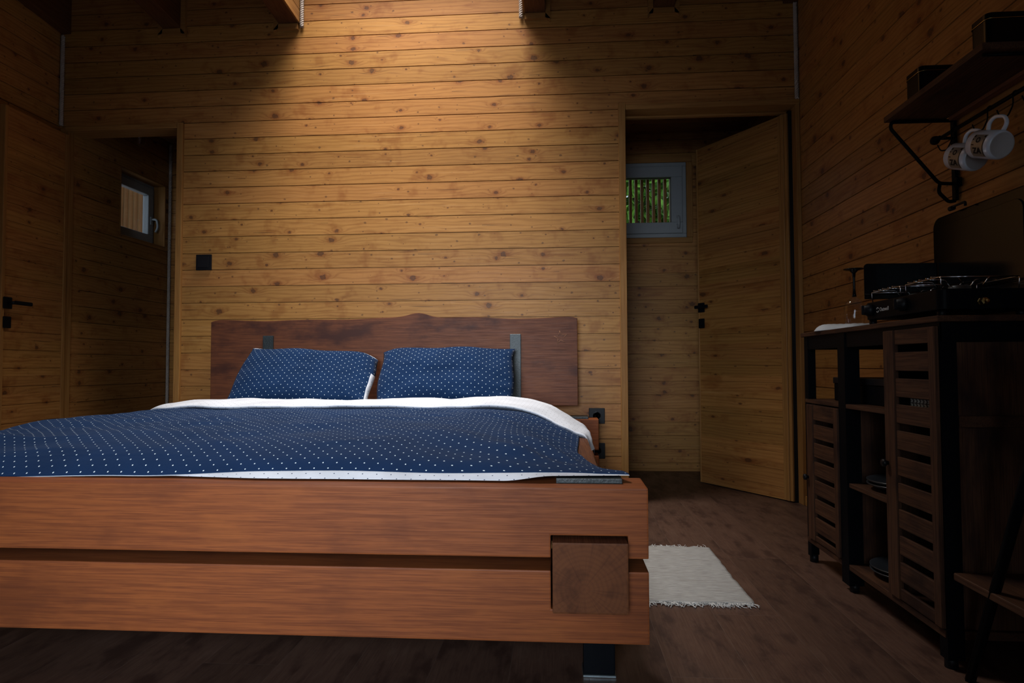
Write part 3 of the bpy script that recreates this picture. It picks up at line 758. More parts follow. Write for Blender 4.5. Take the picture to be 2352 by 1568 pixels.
# cross sections of the duvet, left to right; z drops to the rails on both sides
def section(y, zc_, xs_r, zr, xs_l, zl):
    mid = [(-1.45, zc_-.004), (-1.15, zc_+.003), (-.85, zc_), (-.55, zc_+.004), (-.32, zc_)]
    L = [(x, y, z) for x, z in zip(xs_l, zl)]; M = [(x, y, z) for x, z in mid]; R = [(x, y, z) for x, z in zip(xs_r, zr)]
    return L + M + R
ROWS = [
 section(1.612, .480, (-.15,-.05,.04,.10,.165), (.482,.484,.484,.482,.481), (-2.02,-1.92,-1.80,-1.62), (.470,.474,.477,.478)),
 section(1.650, .505, (-.17,-.06,.03,.10,.150), (.502,.496,.490,.486,.482), (-2.00,-1.90,-1.80,-1.64), (.472,.480,.492,.500)),
 section(1.73, .527, (-.18,-.08,.00,.07,.128), (.522,.510,.497,.484,.468), (-1.99,-1.91,-1.82,-1.66), (.474,.492,.512,.522)),
 section(1.87, .547, (-.19,-.10,-.03,.03,.085), (.540,.525,.506,.486,.466), (-1.985,-1.93,-1.84,-1.68), (.470,.500,.528,.542)),
 section(2.05, .557, (-.20,-.12,-.06,.00,.055), (.550,.534,.514,.490,.466), (-1.98,-1.93,-1.85,-1.70), (.468,.502,.536,.552)),
 section(2.30, .560, (-.20,-.13,-.07,.00,.062), (.554,.538,.516,.490,.466), (-1.98,-1.94,-1.86,-1.71), (.465,.500,.538,.556)),
 section(2.55, .560, (-.19,-.12,-.05,.01,.072), (.554,.538,.512,.488,.466), (-1.98,-1.94,-1.87,-1.72), (.462,.500,.540,.557)),
 section(2.80, .561, (-.18,-.10,-.03,.03,.080), (.555,.540,.514,.488,.466), (-1.98,-1.94,-1.87,-1.72), (.462,.500,.540,.557)),
 section(3.00, .563, (-.18,-.10,-.03,.03,.080), (.556,.540,.514,.488,.466), (-1.98,-1.94,-1.87,-1.72), (.462,.500,.540,.557)),
]
G = net(ROWS, 20, 20)
for row in G:
    for p in row:
        x, y = p.x, p.y
        e = min(1, max(0, (y-1.62)/.12)) * min(1, max(0, (.12-x)/.10)); e2 = min(1, max(0, (2.7-y)/.25))
        amp = e*(.35+.65*e2)
        n1 = noise.noise(V((x*3.0+y*2.2, y*5.0-x*1.2, 1.3)))
        n2 = noise.noise(V((x*7+y*3, y*9-x*2, 4.1)))
        rid = (1-abs(noise.noise(V((x*2.2-y*1.6+3, y*6.5+x*2.6, 9.0)))*2.2))
        p.z += amp*(.009*n1 + .0065*n2 + .011*max(0, rid-.35))
        # diagonal folds that fan out of the near right corner
        d = V((x-.12, y-1.60)); rr = d.length; an = math.atan2(d.y, -d.x)
        p.z += .009*math.sin(an*13+1.2)*math.exp(-((rr-.34)/.20)**2)*e
for i in range(24):
    for p in G[i]:
        t = min(1, max(0, (p.x+1.10)/.35)); t = t*t*(3-2*t)
        p.z -= (1-t)*.013*(1-i/24)**.7; p.y -= (1-t)*.012*(1-i/24)
duvet = grid_obj('duvet', G, NAVY, thick=.004, uv_off=(.007,.012))
recenter(duvet, (CX, 2.3, .46))
tag(duvet, 'navy blue duvet with small white dots spread over the bed', 'duvet')
# white underside showing along the foot edge
Fr = [G[0][j].copy() for j in range(len(G[0]))]
hem = [[], [], [], []]
for p in Fr:
    t = min(1, max(0, (p.x+1.10)/.35)); t = t*t*(3-2*t)
    q = 1 if p.x < -.05 else 1-(p.x+.05)/.215*.55
    wv = .5+.5*noise.noise(V((p.x*4, 0, 2)))
    _k = min(1, max(0, (p.x+.14)/.12)); base_z = .4635 + .012*_k*_k*(3-2*_k)
    zt = p.z-.001; zb = base_z + .003
    dy = -.030*t*q*(.75+.5*wv) + .016*(1-t)
    hem[0].append(V((p.x, p.y+.004, zt)))
    hem[1].append(V((p.x, p.y-.006*t-.001, zt-.003)))
    hem[2].append(V((p.x, p.y+dy*.65-.001, zb+(zt-zb)*.38)))
    hem[3].append(V((p.x, p.y+dy-.001, zb)))
cols = [refine([hem[i][j] for i in range(4)], 5) for j in range(len(Fr))]
HG = [[cols[j][i] for j in range(len(cols))] for i in range(len(cols[0]))]
grid_obj('underside_hem', HG, WHITE, duvet, flip=True, uv_off=(.0,.0))['label'] = 'white underside with navy dots'

# turned-back top of the duvet, white reverse side
near = [(-1.985,2.98,.475),(-1.93,2.93,.515),(-1.85,2.84,.552),(-1.70,2.77,.572),(-1.40,2.735,.577),(-1.10,2.715,.574),(-.80,2.725,.578),(-.50,2.72,.580),(-.28,2.71,.580),(-.17,2.69,.572),(-.08,2.665,.548),(-.01,2.625,.516),(.055,2.585,.486),(.100,2.55,.466),(.119,2.53,.402)]
far  = [(-1.995,3.22,.470),(-1.94,3.18,.515),(-1.86,3.12,.555),(-1.70,3.08,.582),(-1.40,3.07,.588),(-1.10,3.06,.588),(-.80,3.07,.587),(-.50,3.06,.592),(-.28,3.06,.600),(-.15,3.05,.592),(-.05,3.02,.568),(.03,2.97,.532),(.10,2.90,.492),(.128,2.80,.462),(.138,2.70,.412)]
rows = []
for (n_, f_) in zip(near, far):
    n_, f_ = V(n_), V(f_)
    rows.append([f_+V((0,.03,-.030)), f_+V((0,.015,-.008)), f_.lerp(n_, .25)+V((0,0,.006)), f_.lerp(n_, .6)+V((0,0,.005)), n_+V((0,.035,.004)), n_+V((0,.004,-.002)), n_+V((0,.004,-.012)), n_+V((0,.04,-.020))])
rows = [[rows[j][i] for j in range(len(rows))] for i in range(8)]
FG = net(rows, 14, 6)
for row in FG:
    for p in row:
        p.z += .010*noise.noise(V((p.x*3.5, p.y*5, 7))) + .006*noise.noise(V((p.x*9, p.y*10, 2)))
        p.y += .014*noise.noise(V((p.x*2.6, 3, 7)))
        if p.x > -.05: p.x += .008*noise.noise(V((p.x*20, p.y*18, p.z*25)))
fold = grid_obj('turned_back_edge', FG, WHITE, duvet, flip=True, uv_off=(.01,.005)); fold['label'] = 'white reverse side with navy dots, folded over at the head end'
bpy.context.view_layer.update()

# pillows
def pillow(label, BL, BR, TR, TL, th, seed, loc, earL=0, earR=0, sliver=False):
    BL, BR, TR, TL = map(V, (BL, BR, TR, TL)); N = 44
    nrm = ((BR-BL).cross(TL-BL)).normalized()
    if nrm.y > 0: nrm = -nrm
    bm = new_bm(); uvl = bm.loops.layers.uv.new('UVMap')
    W = (BR-BL).length; Hh = (TL-BL).length
    sides = {}
    for side in (1, -1):
        g = []
        for i in range(N+1):
            r = []
            for j in range(N+1):
                u, v = -1+2*j/N, -1+2*i/N
                # edges pull inwards between the corners
                uu = u*(1-.035*(1-v*v)*abs(u)**3); vv = v*(1-.05*(1-u*u)*abs(v)**3)
                s, t = (uu+1)/2, (vv+1)/2
                p = BL*(1-s)*(1-t) + BR*s*(1-t) + TR*s*t + TL*(1-s)*t
                tt = t*t
                p.z += tt*(.006*(1-u*u) + .004*math.sin(u*7+seed*3))
                p.z -= tt*(earR*max(0, (u-.80)/.20)**1.5 + earL*max(0, (-u-.80)/.20)**1.5)
                p.x += tt*.02*(max(0, (u-.85)/.15) if earR else 0) - .012*math.sin(v*3+seed)*abs(u)**4*(1 if u < 0 else -1)
                prof = ((1-abs(u)**2.6)**.62) * ((1-abs(v)**2.6)**.62) if abs(u) < 1 and abs(v) < 1 else 0
                ht = th*prof
                nn_ = noise.noise(V((u*2.1+seed, v*2.3, seed)))*.012 + noise.noise(V((u*5+seed, v*6, 2)))*.004
                edge_f = min(1, (1-abs(u))*5)*min(1, (1-abs(v))*5)
                ht += nn_*edge_f*(1 if side == 1 else .3)
                # radiating puckers near the side seams
                ht += .004*math.sin(v*17+seed)*math.exp(-((1-abs(u))/.16)**2)*min(1, (1-abs(u))*12)
                if side == -1: ht *= .62
                r.append(bm.verts.new(p + nrm*(ht*side)))
            g.append(r)
        sides[side] = g
        for i in range(N):
            for j in range(N):
                idx = [(i,j),(i,j+1),(i+1,j+1),(i+1,j)]
                if side == -1: idx.reverse()
                f = bm.faces.new([g[a][b] for a, b in idx]); f.smooth = True; f.material_index = 1 if (side == -1 or (sliver and j >= N-1 and i < N*.60)) else 0
                for l, (a, b) in zip(f.loops, idx): l[uvl].uv = (b/N*W+seed*.01, a/N*Hh)
    bmesh.ops.remove_doubles(bm, verts=bm.verts, dist=.0002)
    o = obj('pillow', bm, None, mats=[NAVY, WHITE]); recenter(o, loc)
    return tag(o, label, 'pillow', 'dotted pillows against the headboard')
pillow('navy pillow with white dots on the left, slumped with its right corner low', (-1.705,3.15,.525), (-.935,3.16,.530), (-.975,3.415,.810), (-1.662,3.415,.842), .082, 1.0, (-1.29,3.2,.52), .004, .034, True)
pillow('navy pillow with white dots on the right, upright in front of the grey plate', (-.912,3.16,.525), (-.225,3.16,.530), (-.242,3.415,.833), (-.945,3.405,.832), .085, 2.0, (-.59,3.2,.52), .014, .004)

# ------------------------------------------------------------------ ropes in the corners
def rope(name, label, p0, p1, r=.011, turns_per_m=26):
    p0, p1 = V(p0), V(p1); L = (p1-p0).length; ax = (p1-p0).normalized(); a = ax.orthogonal().normalized(); b = ax.cross(a)
    bm = new_bm(); n = max(12, int(L*turns_per_m*8))
    for s in range(3):
        pts = []
        for k in range(n+1):
            an = 2*PI*(s/3 + turns_per_m*L*k/n); pts.append(p0 + ax*L*k/n + (a*math.cos(an)+b*math.sin(an))*r*.52)
        add_tube(bm, pts, r*.56, 6)
    return tag(recenter(obj(name, bm, ROPE), p1), label, 'rope', 'rope trims in the corners')
rope('corner_rope', 'pale twisted rope end left of the bright roof light, beside the rafter', (-1.468, D-.014, 2.93), (-1.468, D-.014, 2.690))
rope('corner_rope', 'pale twisted rope end right of the bright roof light, beside the rafter', (-.207, D-.014, 2.93), (-.207, D-.014, 2.690))
rope('corner_rope', 'rope in the dark wall corner above the left doorway', (XL+.013, D-.013, 2.70), (XL+.013, D-.013, 2.165))
rope('corner_rope', 'rope in the wall corner above the right doorway', (XR-.013, D-.013, 2.71), (XR-.013, D-.013, 2.18))
rope('corner_rope', 'rope running down the dark corner of the bathroom seen through the left doorway', (XBATH+.013, BY-.013, 2.38), (XBATH+.013, BY-.013, .05))

# ------------------------------------------------------------------ switch and sockets
sw = thing('light_switch', 'square black light switch on the pine wall beside the left doorway', 'switch', (-2.037, D, 1.341))
bm = new_bm(); add_box(bm, -2.083, -1.992, D-.011, D-.0005, 1.296, 1.387, .002, 1); obj('switch_plate', bm, BLACKP, sw)
bm = new_bm(); add_prism(bm, [(D-.011, 1.311), (D-.011, 1.372), (D-.014, 1.372), (D-.019, 1.311)], 'X', -2.070, -2.005, .0012, 1); obj('rocker', bm, BLACKP, sw)
def socket(label, x, z):
    s = thing('wall_socket', label, 'socket', (x, D, z), 'black wall sockets beside the bed')
    bm = new_bm(); add_box(bm, x-.043, x+.043, D-.010, D-.0005, z-.0425, z+.0425, .002, 1); obj('socket_plate', bm, BLACKP, s)
    bm = new_bm(); Mx = Matrix.Translation((x, D-.010, z)) @ Matrix.Rotation(PI/2, 4, 'X')
    add_lathe(bm, [(.0, -.0), (.018, 0), (.0195, .0035), (.022, .0035), (.022, 0)], Mx, 32)
    for dx in (-.0095, .0095): add_tube(bm, [(x+dx, D-.0105, z), (x+dx, D-.0125, z)], .0026, 8)
    obj('socket_well', bm, GLOSSB, s)
socket('black wall socket above the head beam of the bed', .198, .468)
socket('black wall socket lower down, partly behind the end of the head beam', .198, .279)

# ------------------------------------------------------------------ rug
rug = thing('rag_rug', 'small off-white woven rug with frayed ends on the floor beside the bed', 'rug', (.30, 2.4, 0))
t = NT('pale_rag_weave'); co = t.coord(); s = t.sep(co)
wv = t.noise(t.comb(t.math('MULTIPLY', s[0], 22), t.math('MULTIPLY', s[1], 260)), 1, 3, .6)
w2_ = t.noise(t.comb(t.math('MULTIPLY', s[0], 3), t.math('MULTIPLY', s[1], 40)), 1, 3, .6)
c = t.mix(t.mapr(wv, .3, .7), (.27,.26,.25,1), (.46,.45,.44,1)); c = t.mix(t.mapr(w2_, .45, .75, 0, .35), c, (.22,.19,.17,1))
t.link(c, t.b.inputs['Base Color']); t.b.inputs['Roughness'].default_value = .95; t.bump(wv, .9, .004); RUGM = t.m
bm = new_bm(); nx, ny = 60, 60; vs = []
for i in range(ny+1):
    r = []
    for j in range(nx+1):
        u, v = j/nx, i/ny
        x = .003 + .592*u + (.008*noise.noise(V((0, v*9, 3))) if u > .5 else 0); y = 2.098 + .622*v + .004*noise.noise(V((u*9, v*3, 1)))
        r.append(bm.verts.new((x, y, .007 + .0016*noise.noise(V((x*14, y*30, 0))))))
    vs.append(r)
for i in range(ny):
    for j in range(nx):
        f = bm.faces.new((vs[i][j], vs[i][j+1], vs[i+1][j+1], vs[i+1][j])); f.smooth = True
o = obj('rug_weave', bm, RUGM, rug); m = o.modifiers.new('thickness', 'SOLIDIFY'); m.thickness = .006; m.offset = -1
RUGF = plain('pale_thread', (.55,.54,.53), .9)
for (y, sgn, n_) in ((2.100, -1, 230), (2.718, 1, 150)):
    bm = new_bm(); rr = random.Random(5+n_)
    for k in range(n_):
        x = .006 + .588*rr.random(); L = .018+.030*rr.random(); a = rr.gauss(0, .75); zz = .004
        p = [V((x, y, .005))]
        for q in range(1, 5):
            a += rr.gauss(0, .35); p.append(p[-1] + V((math.sin(a), sgn*abs(math.cos(a)), 0))*L/4); p[-1].z = .0025+.004*rr.random()
        add_tube(bm, p, .0011, 5)
    obj('fringe', bm, RUGF, rug)['kind'] = 'stuff'

# ------------------------------------------------------------------ kitchen cabinet
XF = .938; XW = XR-.004
cab = thing('kitchen_cabinet', 'dark rustic wood and black metal sideboard with louvred doors against the right wall', 'cabinet', (1.12, 2.14, 0))
YN, YFAR = 1.690, 2.590
bm = new_bm(); add_box(bm, XF-.008, XW, 1.680, 2.606, .8485, .8640, .002, 1); obj('worktop', bm, RUSTIC, cab)
def lleg(y, sgn, x=XF, dx=1):
    bm = new_bm()
    add_box(bm, *sorted((x, x+dx*.004)), *sorted((y, y+sgn*.034)), .022, .8480)
    add_box(bm, *sorted((x+dx*.004, x+dx*.040)), *sorted((y, y+sgn*.004)), .022, .8480)
    o = obj('leg', bm, BLACK, cab)
    bm = new_bm(); add_tube(bm, [(x+dx*.016, y+sgn*.016, 0), (x+dx*.016, y+sgn*.016, .03)], .015, 14); obj('foot', bm, BLACKP, o)
for (x, dx) in ((XF, 1), (XW, -1)):
    lleg(YFAR, -1, x, dx); lleg(YN, 1, x, dx)
# middle front and back posts
for (x, dx) in ((XF, 1), (XW, -1)):
    bm = new_bm(); add_box(bm, *sorted((x-dx*.003, x+dx*.002)), 2.228, 2.282, .022, .8480); add_box(bm, *sorted((x+dx*.002, x+dx*.045)), 2.229, 2.235, .022, .8480); add_box(bm, *sorted((x+dx*.002, x+dx*.045)), 2.256, 2.262, .022, .8480)
    o = obj('leg', bm, BLACK, cab)
    bm = new_bm(); add_tube(bm, [(x+dx*.02, 2.243, 0), (x+dx*.02, 2.243, .03)], .015, 14); obj('foot', bm, BLACKP, o)
bm = new_bm()   # black rails under the worktop, front, back and ends
for (xa, xb) in ((XF+.002, XF+.005), (XW-.005, XW-.002)):
    add_box(bm, xa, xb, YN, YFAR, .800, .8480)
for (ya, yb) in ((YN+.004, YN+.007), (YFAR-.007, YFAR-.004)):
    add_box(bm, XF+.04, XW-.04, ya, yb, .800, .8480)
obj('metal_rail', bm, BLACK, cab)
def shelf(z, ya, yb, xf=XF+.003, th=.014):
    bm = new_bm(); add_box(bm, xf, XW-.006, ya, yb, z-th, z, .001, 1); obj('shelf', bm, RUSTIC, cab)
shelf(.613, YN+.006, YFAR-.006, XF-.002)
shelf(.355, 1.960, 2.250)
shelf(.092, YN+.006, YFAR-.006, XF-.002, .018)
bm = new_bm(); add_box(bm, XW-.012, XW-.007, YN+.02, YFAR-.01, .092, .598); obj('back_panel', bm, RUSTICV, cab)
bm = new_bm(); add_box(bm, XF+.010, XW-.013, 2.236, 2.248, .093, .598); obj('side_panel', bm, RUSTICV, cab)
bm = new_bm(); add_box(bm, XF+.010, XW-.013, 1.962, 1.974, .093, .598); obj('side_panel', bm, RUSTICV, cab)
bm = new_bm(); add_box(bm, XF+.010, XW-.013, 1.962, 1.974, .614, .799); obj('side_panel', bm, BLACK, cab)
bm = new_bm(); add_box(bm, XF+.042, XW-.042, YN+.010, YN+.020, .094, .798); obj('side_panel', bm, RUSTICV, cab)
bm = new_bm(); add_box(bm, XF+.008, XW-.013, YFAR-.050, YFAR-.040, .094, .597); obj('side_panel', bm, RUSTICV, cab)
bm = new_bm(); add_box(bm, XF+.040, XW-.040, YN-.004, YN+.008, .588, .616, .001, 1); obj('end_rail', bm, RUSTIC, cab)
bm = new_bm(); add_box(bm, XF+.040, XW-.040, YN-.004, YN+.008, .074, .094, .001, 1); obj('end_rail', bm, RUSTIC, cab)
def louver_door(ya, yb, z0, z1, slots, sh, knob_y, knob_z):
    x0, x1 = XF-.010, XF+.004
    bm = new_bm(); st = .058
    add_box(bm, x0, x1, ya, ya+.030, z0, z1, .0015, 1); add_box(bm, x0, x1, yb-st, yb, z0, z1, .0015, 1)
    o = obj('door', bm, RUSTICV, cab)
    bm = new_bm(); zs = sorted(slots); cur = z0
    for zz in zs + [z1+sh/2]:
        add_box(bm, x0+.004, x1-.002, ya+.030, yb-st, cur, zz-sh/2, .0012, 1); cur = zz+sh/2
    obj('louvre_slats', bm, RUSTIC, o)
    bm = new_bm(); Mx = Matrix.Translation((x0, knob_y, knob_z)) @ Matrix.Rotation(-PI/2, 4, 'Y')
    add_lathe(bm, [(.0,0),(.006,0),(.006,.006),(.0105,.008),(.0115,.012),(.010,.017),(0,.018)], Mx, 20)
    obj('knob', bm, BLACKP, o)
louver_door(1.696, 1.955, .096, .838, [.787-.0722*k for k in range(10)], .021, 1.940, .464)
louver_door(2.283, 2.556, .096, .594, [.531-.0680*k for k in range(7)], .017, 2.545, .322)
# inner shelf of the tall door's compartment carries the basket: built with the z=.613 shelf

# things inside
bx = thing('storage_box', 'flat black box on the upper open shelf of the sideboard', 'box', (1.08, 2.19, .613))
bm = new_bm(); add_box(bm, .995, 1.175, 2.02, 2.462, .6135, .675, .002, 1); obj('box_base', bm, BLACK, bx)
bm = new_bm(); add_box(bm, .992, 1.178, 2.017, 2.465, .675, .697, .002, 1); obj('box_lid', bm, BLACKP, bx)
bk = tag(obj('woven_basket', (lambda b: (add_prism(b, rrect(.962, 1.20, 1.712, 1.890, .012), 'Z', .6136, .700, .002, 1), b)[1])(new_bm()), WICK), 'pale woven basket showing through the third slot of the tall louvred door', 'basket')
recenter(bk, (1.08,1.80,.6136))
def plate(label, x, y, z, r, mat=GREY):
    bm = new_bm(); add_lathe(bm, [(0,.003),(r*.55,.003),(r*.6,0),(r*.63,0),(r*.63,.004),(r*.82,.008),(r,.019),(r,.022),(r*.97,.022),(r*.78,.013),(r*.55,.008),(0,.008)], Matrix.Translation((x,y,z)), 56)
    return tag(recenter(obj('dinner_plate', bm, mat), (x,y,z)), label, 'plate', 'dark plates in the open bay of the sideboard')
plate('dark plate on the middle shelf of the sideboard, underneath of its pair', 1.060, 2.098, .3552, .112)
plate('dark plate on the middle shelf of the sideboard, on top of its pair', 1.060, 2.098, .3665, .112)
plate('larger dark plate on the bottom shelf of the sideboard, underneath of its pair', 1.065, 2.098, .0925, .113)
plate('larger dark plate on the bottom shelf of the sideboard, on top of its pair', 1.065, 2.098, .1040, .113)

# ------------------------------------------------------------------ pot holder and glass on the worktop
bm = new_bm(); nx = 30; vs = []
for i in range(nx+1):
    r = []
    for j in range(nx+1):
        u, v = -1+2*j/nx, -1+2*i/nx
        rr = (abs(u)**5+abs(v)**5)**.2
        k = 1 if rr == 0 else max(abs(u), abs(v))/rr
        x = 1.035+.100*u*k; y = 2.375+.120*v*k
        edge = max(abs(u), abs(v))
        z = .8650 + .018*(1-edge**8) + .0010*math.sin(u*22)*math.sin(v*22)*(1-edge**4) + .010*max(0, -u*.4+v*.6)*(1-edge**8)
        r.append(bm.verts.new((x, y, z)))
    vs.append(r)
for i in range(nx):
    for j in range(nx):
        f = bm.faces.new((vs[i][j], vs[i][j+1], vs[i+1][j+1], vs[i+1][j])); f.smooth = True
bmesh.ops.rotate(bm, verts=bm.verts, cent=(1.035,2.375,.86), matrix=Matrix.Rotation(.25, 3, 'Z'))
o = obj('pot_holder', bm, CLOTH); recenter(o, (1.035,2.375,.864))
o2 = o; bm = new_bm(); bm.from_mesh(o.data)
ret = bmesh.ops.extrude_edge_only(bm, edges=[e for e in bm.edges if e.is_boundary])
for v_ in ret['geom']:
    if isinstance(v_, bmesh.types.BMVert): v_.co.z = .0003
bmesh.ops.holes_fill(bm, edges=[e for e in bm.edges if e.is_boundary], sides=0)
bmesh.ops.recalc_face_normals(bm, faces=bm.faces); bm.to_mesh(o.data); bm.free()
tag(o, 'white quilted pot holder lying on the far end of the sideboard under the glass', 'pot holder')

gl = thing('wine_glass', 'clear wine glass with black stem standing upside down on the white pot holder', 'glass', (1.030, 2.33, .8785))
z0 = .8785; GX, GY = 1.022, 2.345
MT = Matrix.Translation((GX, GY, z0))
bm = new_bm(); add_lathe(bm, [(.0285,0),(.0315,.02),(.0335,.042),(.0325,.062),(.027,.080),(.016,.092),(.0055,.0985),(.0,.0995)], MT, 48)
GL2 = NT('drinking_glass'); GL2.b.inputs['Transmission Weight'].default_value = 1; GL2.b.inputs['Roughness'].default_value = 0.0; GL2.b.inputs['IOR'].default_value = 1.45
_nz = GL2.noise(GL2.coord(), 4, 1); GL2.link(GL2.mix(_nz, (.97,.99,1,1), (1,1,1,1)), GL2.b.inputs['Base Color'])
obj('bowl', bm, GLASS, gl)
bm = new_bm(); add_lathe(bm, [(0,.0995),(.0075,.100),(.0060,.108),(.0042,.125),(.0042,.165),(.006,.182),(.014,.1905),(.030,.1935),(.033,.195),(.033,.197),(0,.198)], MT, 40)
obj('stem', bm, GLOSSB, gl)['label'] = 'black stem and round foot, pointing up'

# ------------------------------------------------------------------ camping stove
st = thing('camping_stove', 'black two-burner camping stove with open lid on the sideboard', 'stove', (1.10, 1.98, .864))
SX0, SX1, SY0, SY1 = .986, 1.235, 1.770, 2.190
bm = new_bm(); add_prism(bm, rrect(SX0, SX1, SY0, SY1, .022), 'Z', .886, .940, .004, 2); obj('stove_body', bm, BLACK, st)
for (x, y) in ((SX0+.02, SY0+.03), (SX0+.02, SY1-.012), (SX1-.03, SY0+.03), (SX1-.03, SY1-.03)):
    bm = new_bm(); add_tube(bm, [(x,y,.8645),(x,y,.888)], .011, 12); obj('foot', bm, BLACKP, st)
for (y, nm) in ((2.145, ''), (1.945, '')):
    bm = new_bm(); Mx = Matrix.Translation((SX0, y, .915)) @ Matrix.Rotation(-PI/2, 4, 'Y')
    add_lathe(bm, [(0,0),(.018,0),(.0195,.005),(.0195,.012),(.016,.014),(.015,.024),(.0,.025)], Mx, 24)
    add_box(bm, SX0-.030, SX0-.012, y-.0035, y+.0035, .900, .930, .002, 1)
    k = obj('knob', bm, BLACKP, st)
    bm = new_bm(); add_tube(bm, [(SX0-.0155, y+.0175, .914), (SX0-.0185, y+.0175, .914)], .0035, 8); obj('knob_mark', bm, RED, k)
text_part('logo_text', 'Outwell', Matrix.Translation((SX0-.0006, 2.062, .912)) @ Matrix(((0,0,-1,0),(-1,0,0,0),(0,1,0,0),(0,0,0,1))), .017, CREAM, st)
bm = new_bm()
for a0 in (0.4, 3.5):
    pts_ = [V((SX0-.0008, 2.102 + .0065*math.cos(a0+q*.28), .912 + .0075*math.sin(a0+q*.28))) for q in range(9)]
    add_tube(bm, pts_, .0013, 5)
obj('logo_mark', bm, CREAM, st)
for y in (2.09, 1.88):
    bm = new_bm(); add_lathe(bm, [(0,.941),(.040,.941),(.040,.947),(.028,.948),(.026,.957),(.020,.960),(0,.960)], Matrix.Translation((1.10,y,0)), 28); obj('burner', bm, ZINC, st)
# wire pan supports
for (ya, yb) in ((1.995, 2.170), (1.790, 1.965)):
    bm = new_bm(); z = .973; R = .0016
    add_tube(bm, bend([(1.003,ya,.941),(1.000,ya,z),(1.000,yb,z),(1.003,yb,.941)], .006), R, 6)
    add_tube(bm, bend([(1.195,ya,.941),(1.198,ya,z),(1.198,yb,z),(1.195,yb,.941)], .006), R, 6)
    add_tube(bm, [(1.0,ya,z),(1.198,ya,z)], R, 6); add_tube(bm, [(1.0,yb,z),(1.198,yb,z)], R, 6)
    for k in range(1, 6):
        y = ya + (yb-ya)*k/6
        if k % 2: add_tube(bm, bend([(.992,y,z+.003),(1.06,y,z+.003),(1.075,y,.955)], .006), R, 6); add_tube(bm, bend([(1.208,y,z+.003),(1.14,y,z+.003),(1.125,y,.955)], .006), R, 6)
        else: add_tube(bm, [(.994,y,z+.003),(1.012,y,z+.003)], R, 6)
    obj('pan_support', bm, CHROME, st)
bm = new_bm(); Mx = Matrix.Translation((1.085, SY0+.002, .905)) @ Matrix.Rotation(PI/2, 4, 'X')
add_lathe(bm, [(0,0),(.010,0),(.010,.008),(.006,.009),(.006,.013),(.0095,.014),(.0095,.024),(.005,.026),(.005,.034),(0,.035)], Mx, 6, smooth=False); obj('gas_inlet', bm, BRASS, st)
# opened lid standing along the wall side, and its folded-out wind shields
bm = new_bm(); add_prism(bm, rrect(1.772, 2.222, .940, 1.215, .035, 8, (0,0,1,1)), 'X', 1.222, 1.238, .004, 2); lid = obj('lid', bm, GLOSSB, st)
bm = new_bm(); add_prism(bm, rrect(1.80, 2.19, .965, 1.185, .03, 8, (0,0,1,1)), 'X', 1.2185, 1.2225, .001, 1); obj('lid_inset', bm, GLOSSB, lid)
bm = new_bm(); add_tube(bm, bend([(1.205,2.02,1.214),(1.205,2.02,1.226),(1.205,2.075,1.226),(1.205,2.082,1.220)], .008), .004, 8); add_tube(bm, [(1.205,2.078,1.222),(1.205,2.096,1.222)], .0075, 10); obj('lid_latch', bm, BLACKP, lid)
bm = new_bm(); add_prism(bm, rrect(.990, 1.219, .955, 1.071, .012, 6, (0,0,0,1)), 'Y', 2.196, 2.2005, .001, 1); obj('wind_shield', bm, GLOSSB, st)
bm = new_bm(); add_prism(bm, [(SX1-.01,.93),(SX1+.003,.93),(SX1+.003,.965),(SX1-.01,.965)], 'Y', 1.82, 2.14); obj('hinge', bm, BLACKP, st)

# ------------------------------------------------------------------ wall shelf
ws = thing('wall_shelf', 'dark wooden wall shelf on black tube brackets above the stove', 'shelf', (1.19, 1.97, 1.545))
bm = new_bm(); add_box(bm, 1.080, 1.268, 1.722, 2.232, 1.546, 1.564, .001, 1); obj('shelf_board', bm, RUSTIC, ws)
bm = new_bm(); add_box(bm, 1.268, 1.2965, 1.60, 2.200, 1.536, 1.560, .001, 1); obj('back_strip', bm, solidwood('reddish_strip_wood', 'Y', a=(.20,.075,.035), b=(.10,.035,.02)), ws)
bm = new_bm(); add_box(bm, 1.286, 1.2965, 1.735, 1.755, 1.46, 1.545, .001, 1); add_tube(bm, [(1.288,1.745,1.541),(1.095,1.745,1.541)], .0045, 8); obj('bracket', bm, BLACK, ws)
for y in (2.214,):
    bm = new_bm()
    add_box(bm, 1.286, 1.2965, y-.010, y+.010, 1.276, 1.545, .001, 1)
    add_tube(bm, bend([(1.288,y,1.541),(1.095,y,1.541),(1.092,y,1.520),(1.240,y,1.334),(1.290,y,1.332)], .014), .0058, 8)
    add_tube(bm, bend([(1.243,y,1.330),(1.238,y,1.305),(1.270,y,1.272),(1.290,y,1.276)], .014), .0058, 8)
    add_box(bm, 1.280, 1.2965, y-.028, y-.008, 1.318, 1.346)
    obj('bracket', bm, BLACK, ws)
bm = new_bm(); add_tube(bm, [(1.248,2.205,1.483),(1.248,1.62,1.483)], .006, 10)
for y in (2.214, 1.745): add_tube(bm, [(1.248,y,1.483),(1.29,y,1.483)], .005, 8)
add_lathe(bm, [(0,0),(.012,.002),(.015,.012),(.012,.022),(.007,.026),(.007,.04),(0,.041)], Matrix.Translation((1.243,2.246,1.483)) @ Matrix.Rotation(PI/2, 4, 'X'), 16)
obj('hook_rail', bm, BLACK, ws)
def hook(y, dz=0):
    bm = new_bm(); pts_ = [V((1.256, y, 1.490))]
    add_tube(bm, bend([(1.254,y,1.486),(1.250,y,1.492),(1.241,y,1.486),(1.241,y,1.452),(1.226,y,1.420),(1.207,y,1.418),(1.200,y,1.432),(1.198,y,1.438)], .010), .0021, 6)
    obj('hook', bm, BLACK, ws)
for y in (2.14, 1.965, 1.858, 1.76, 1.68): hook(y)

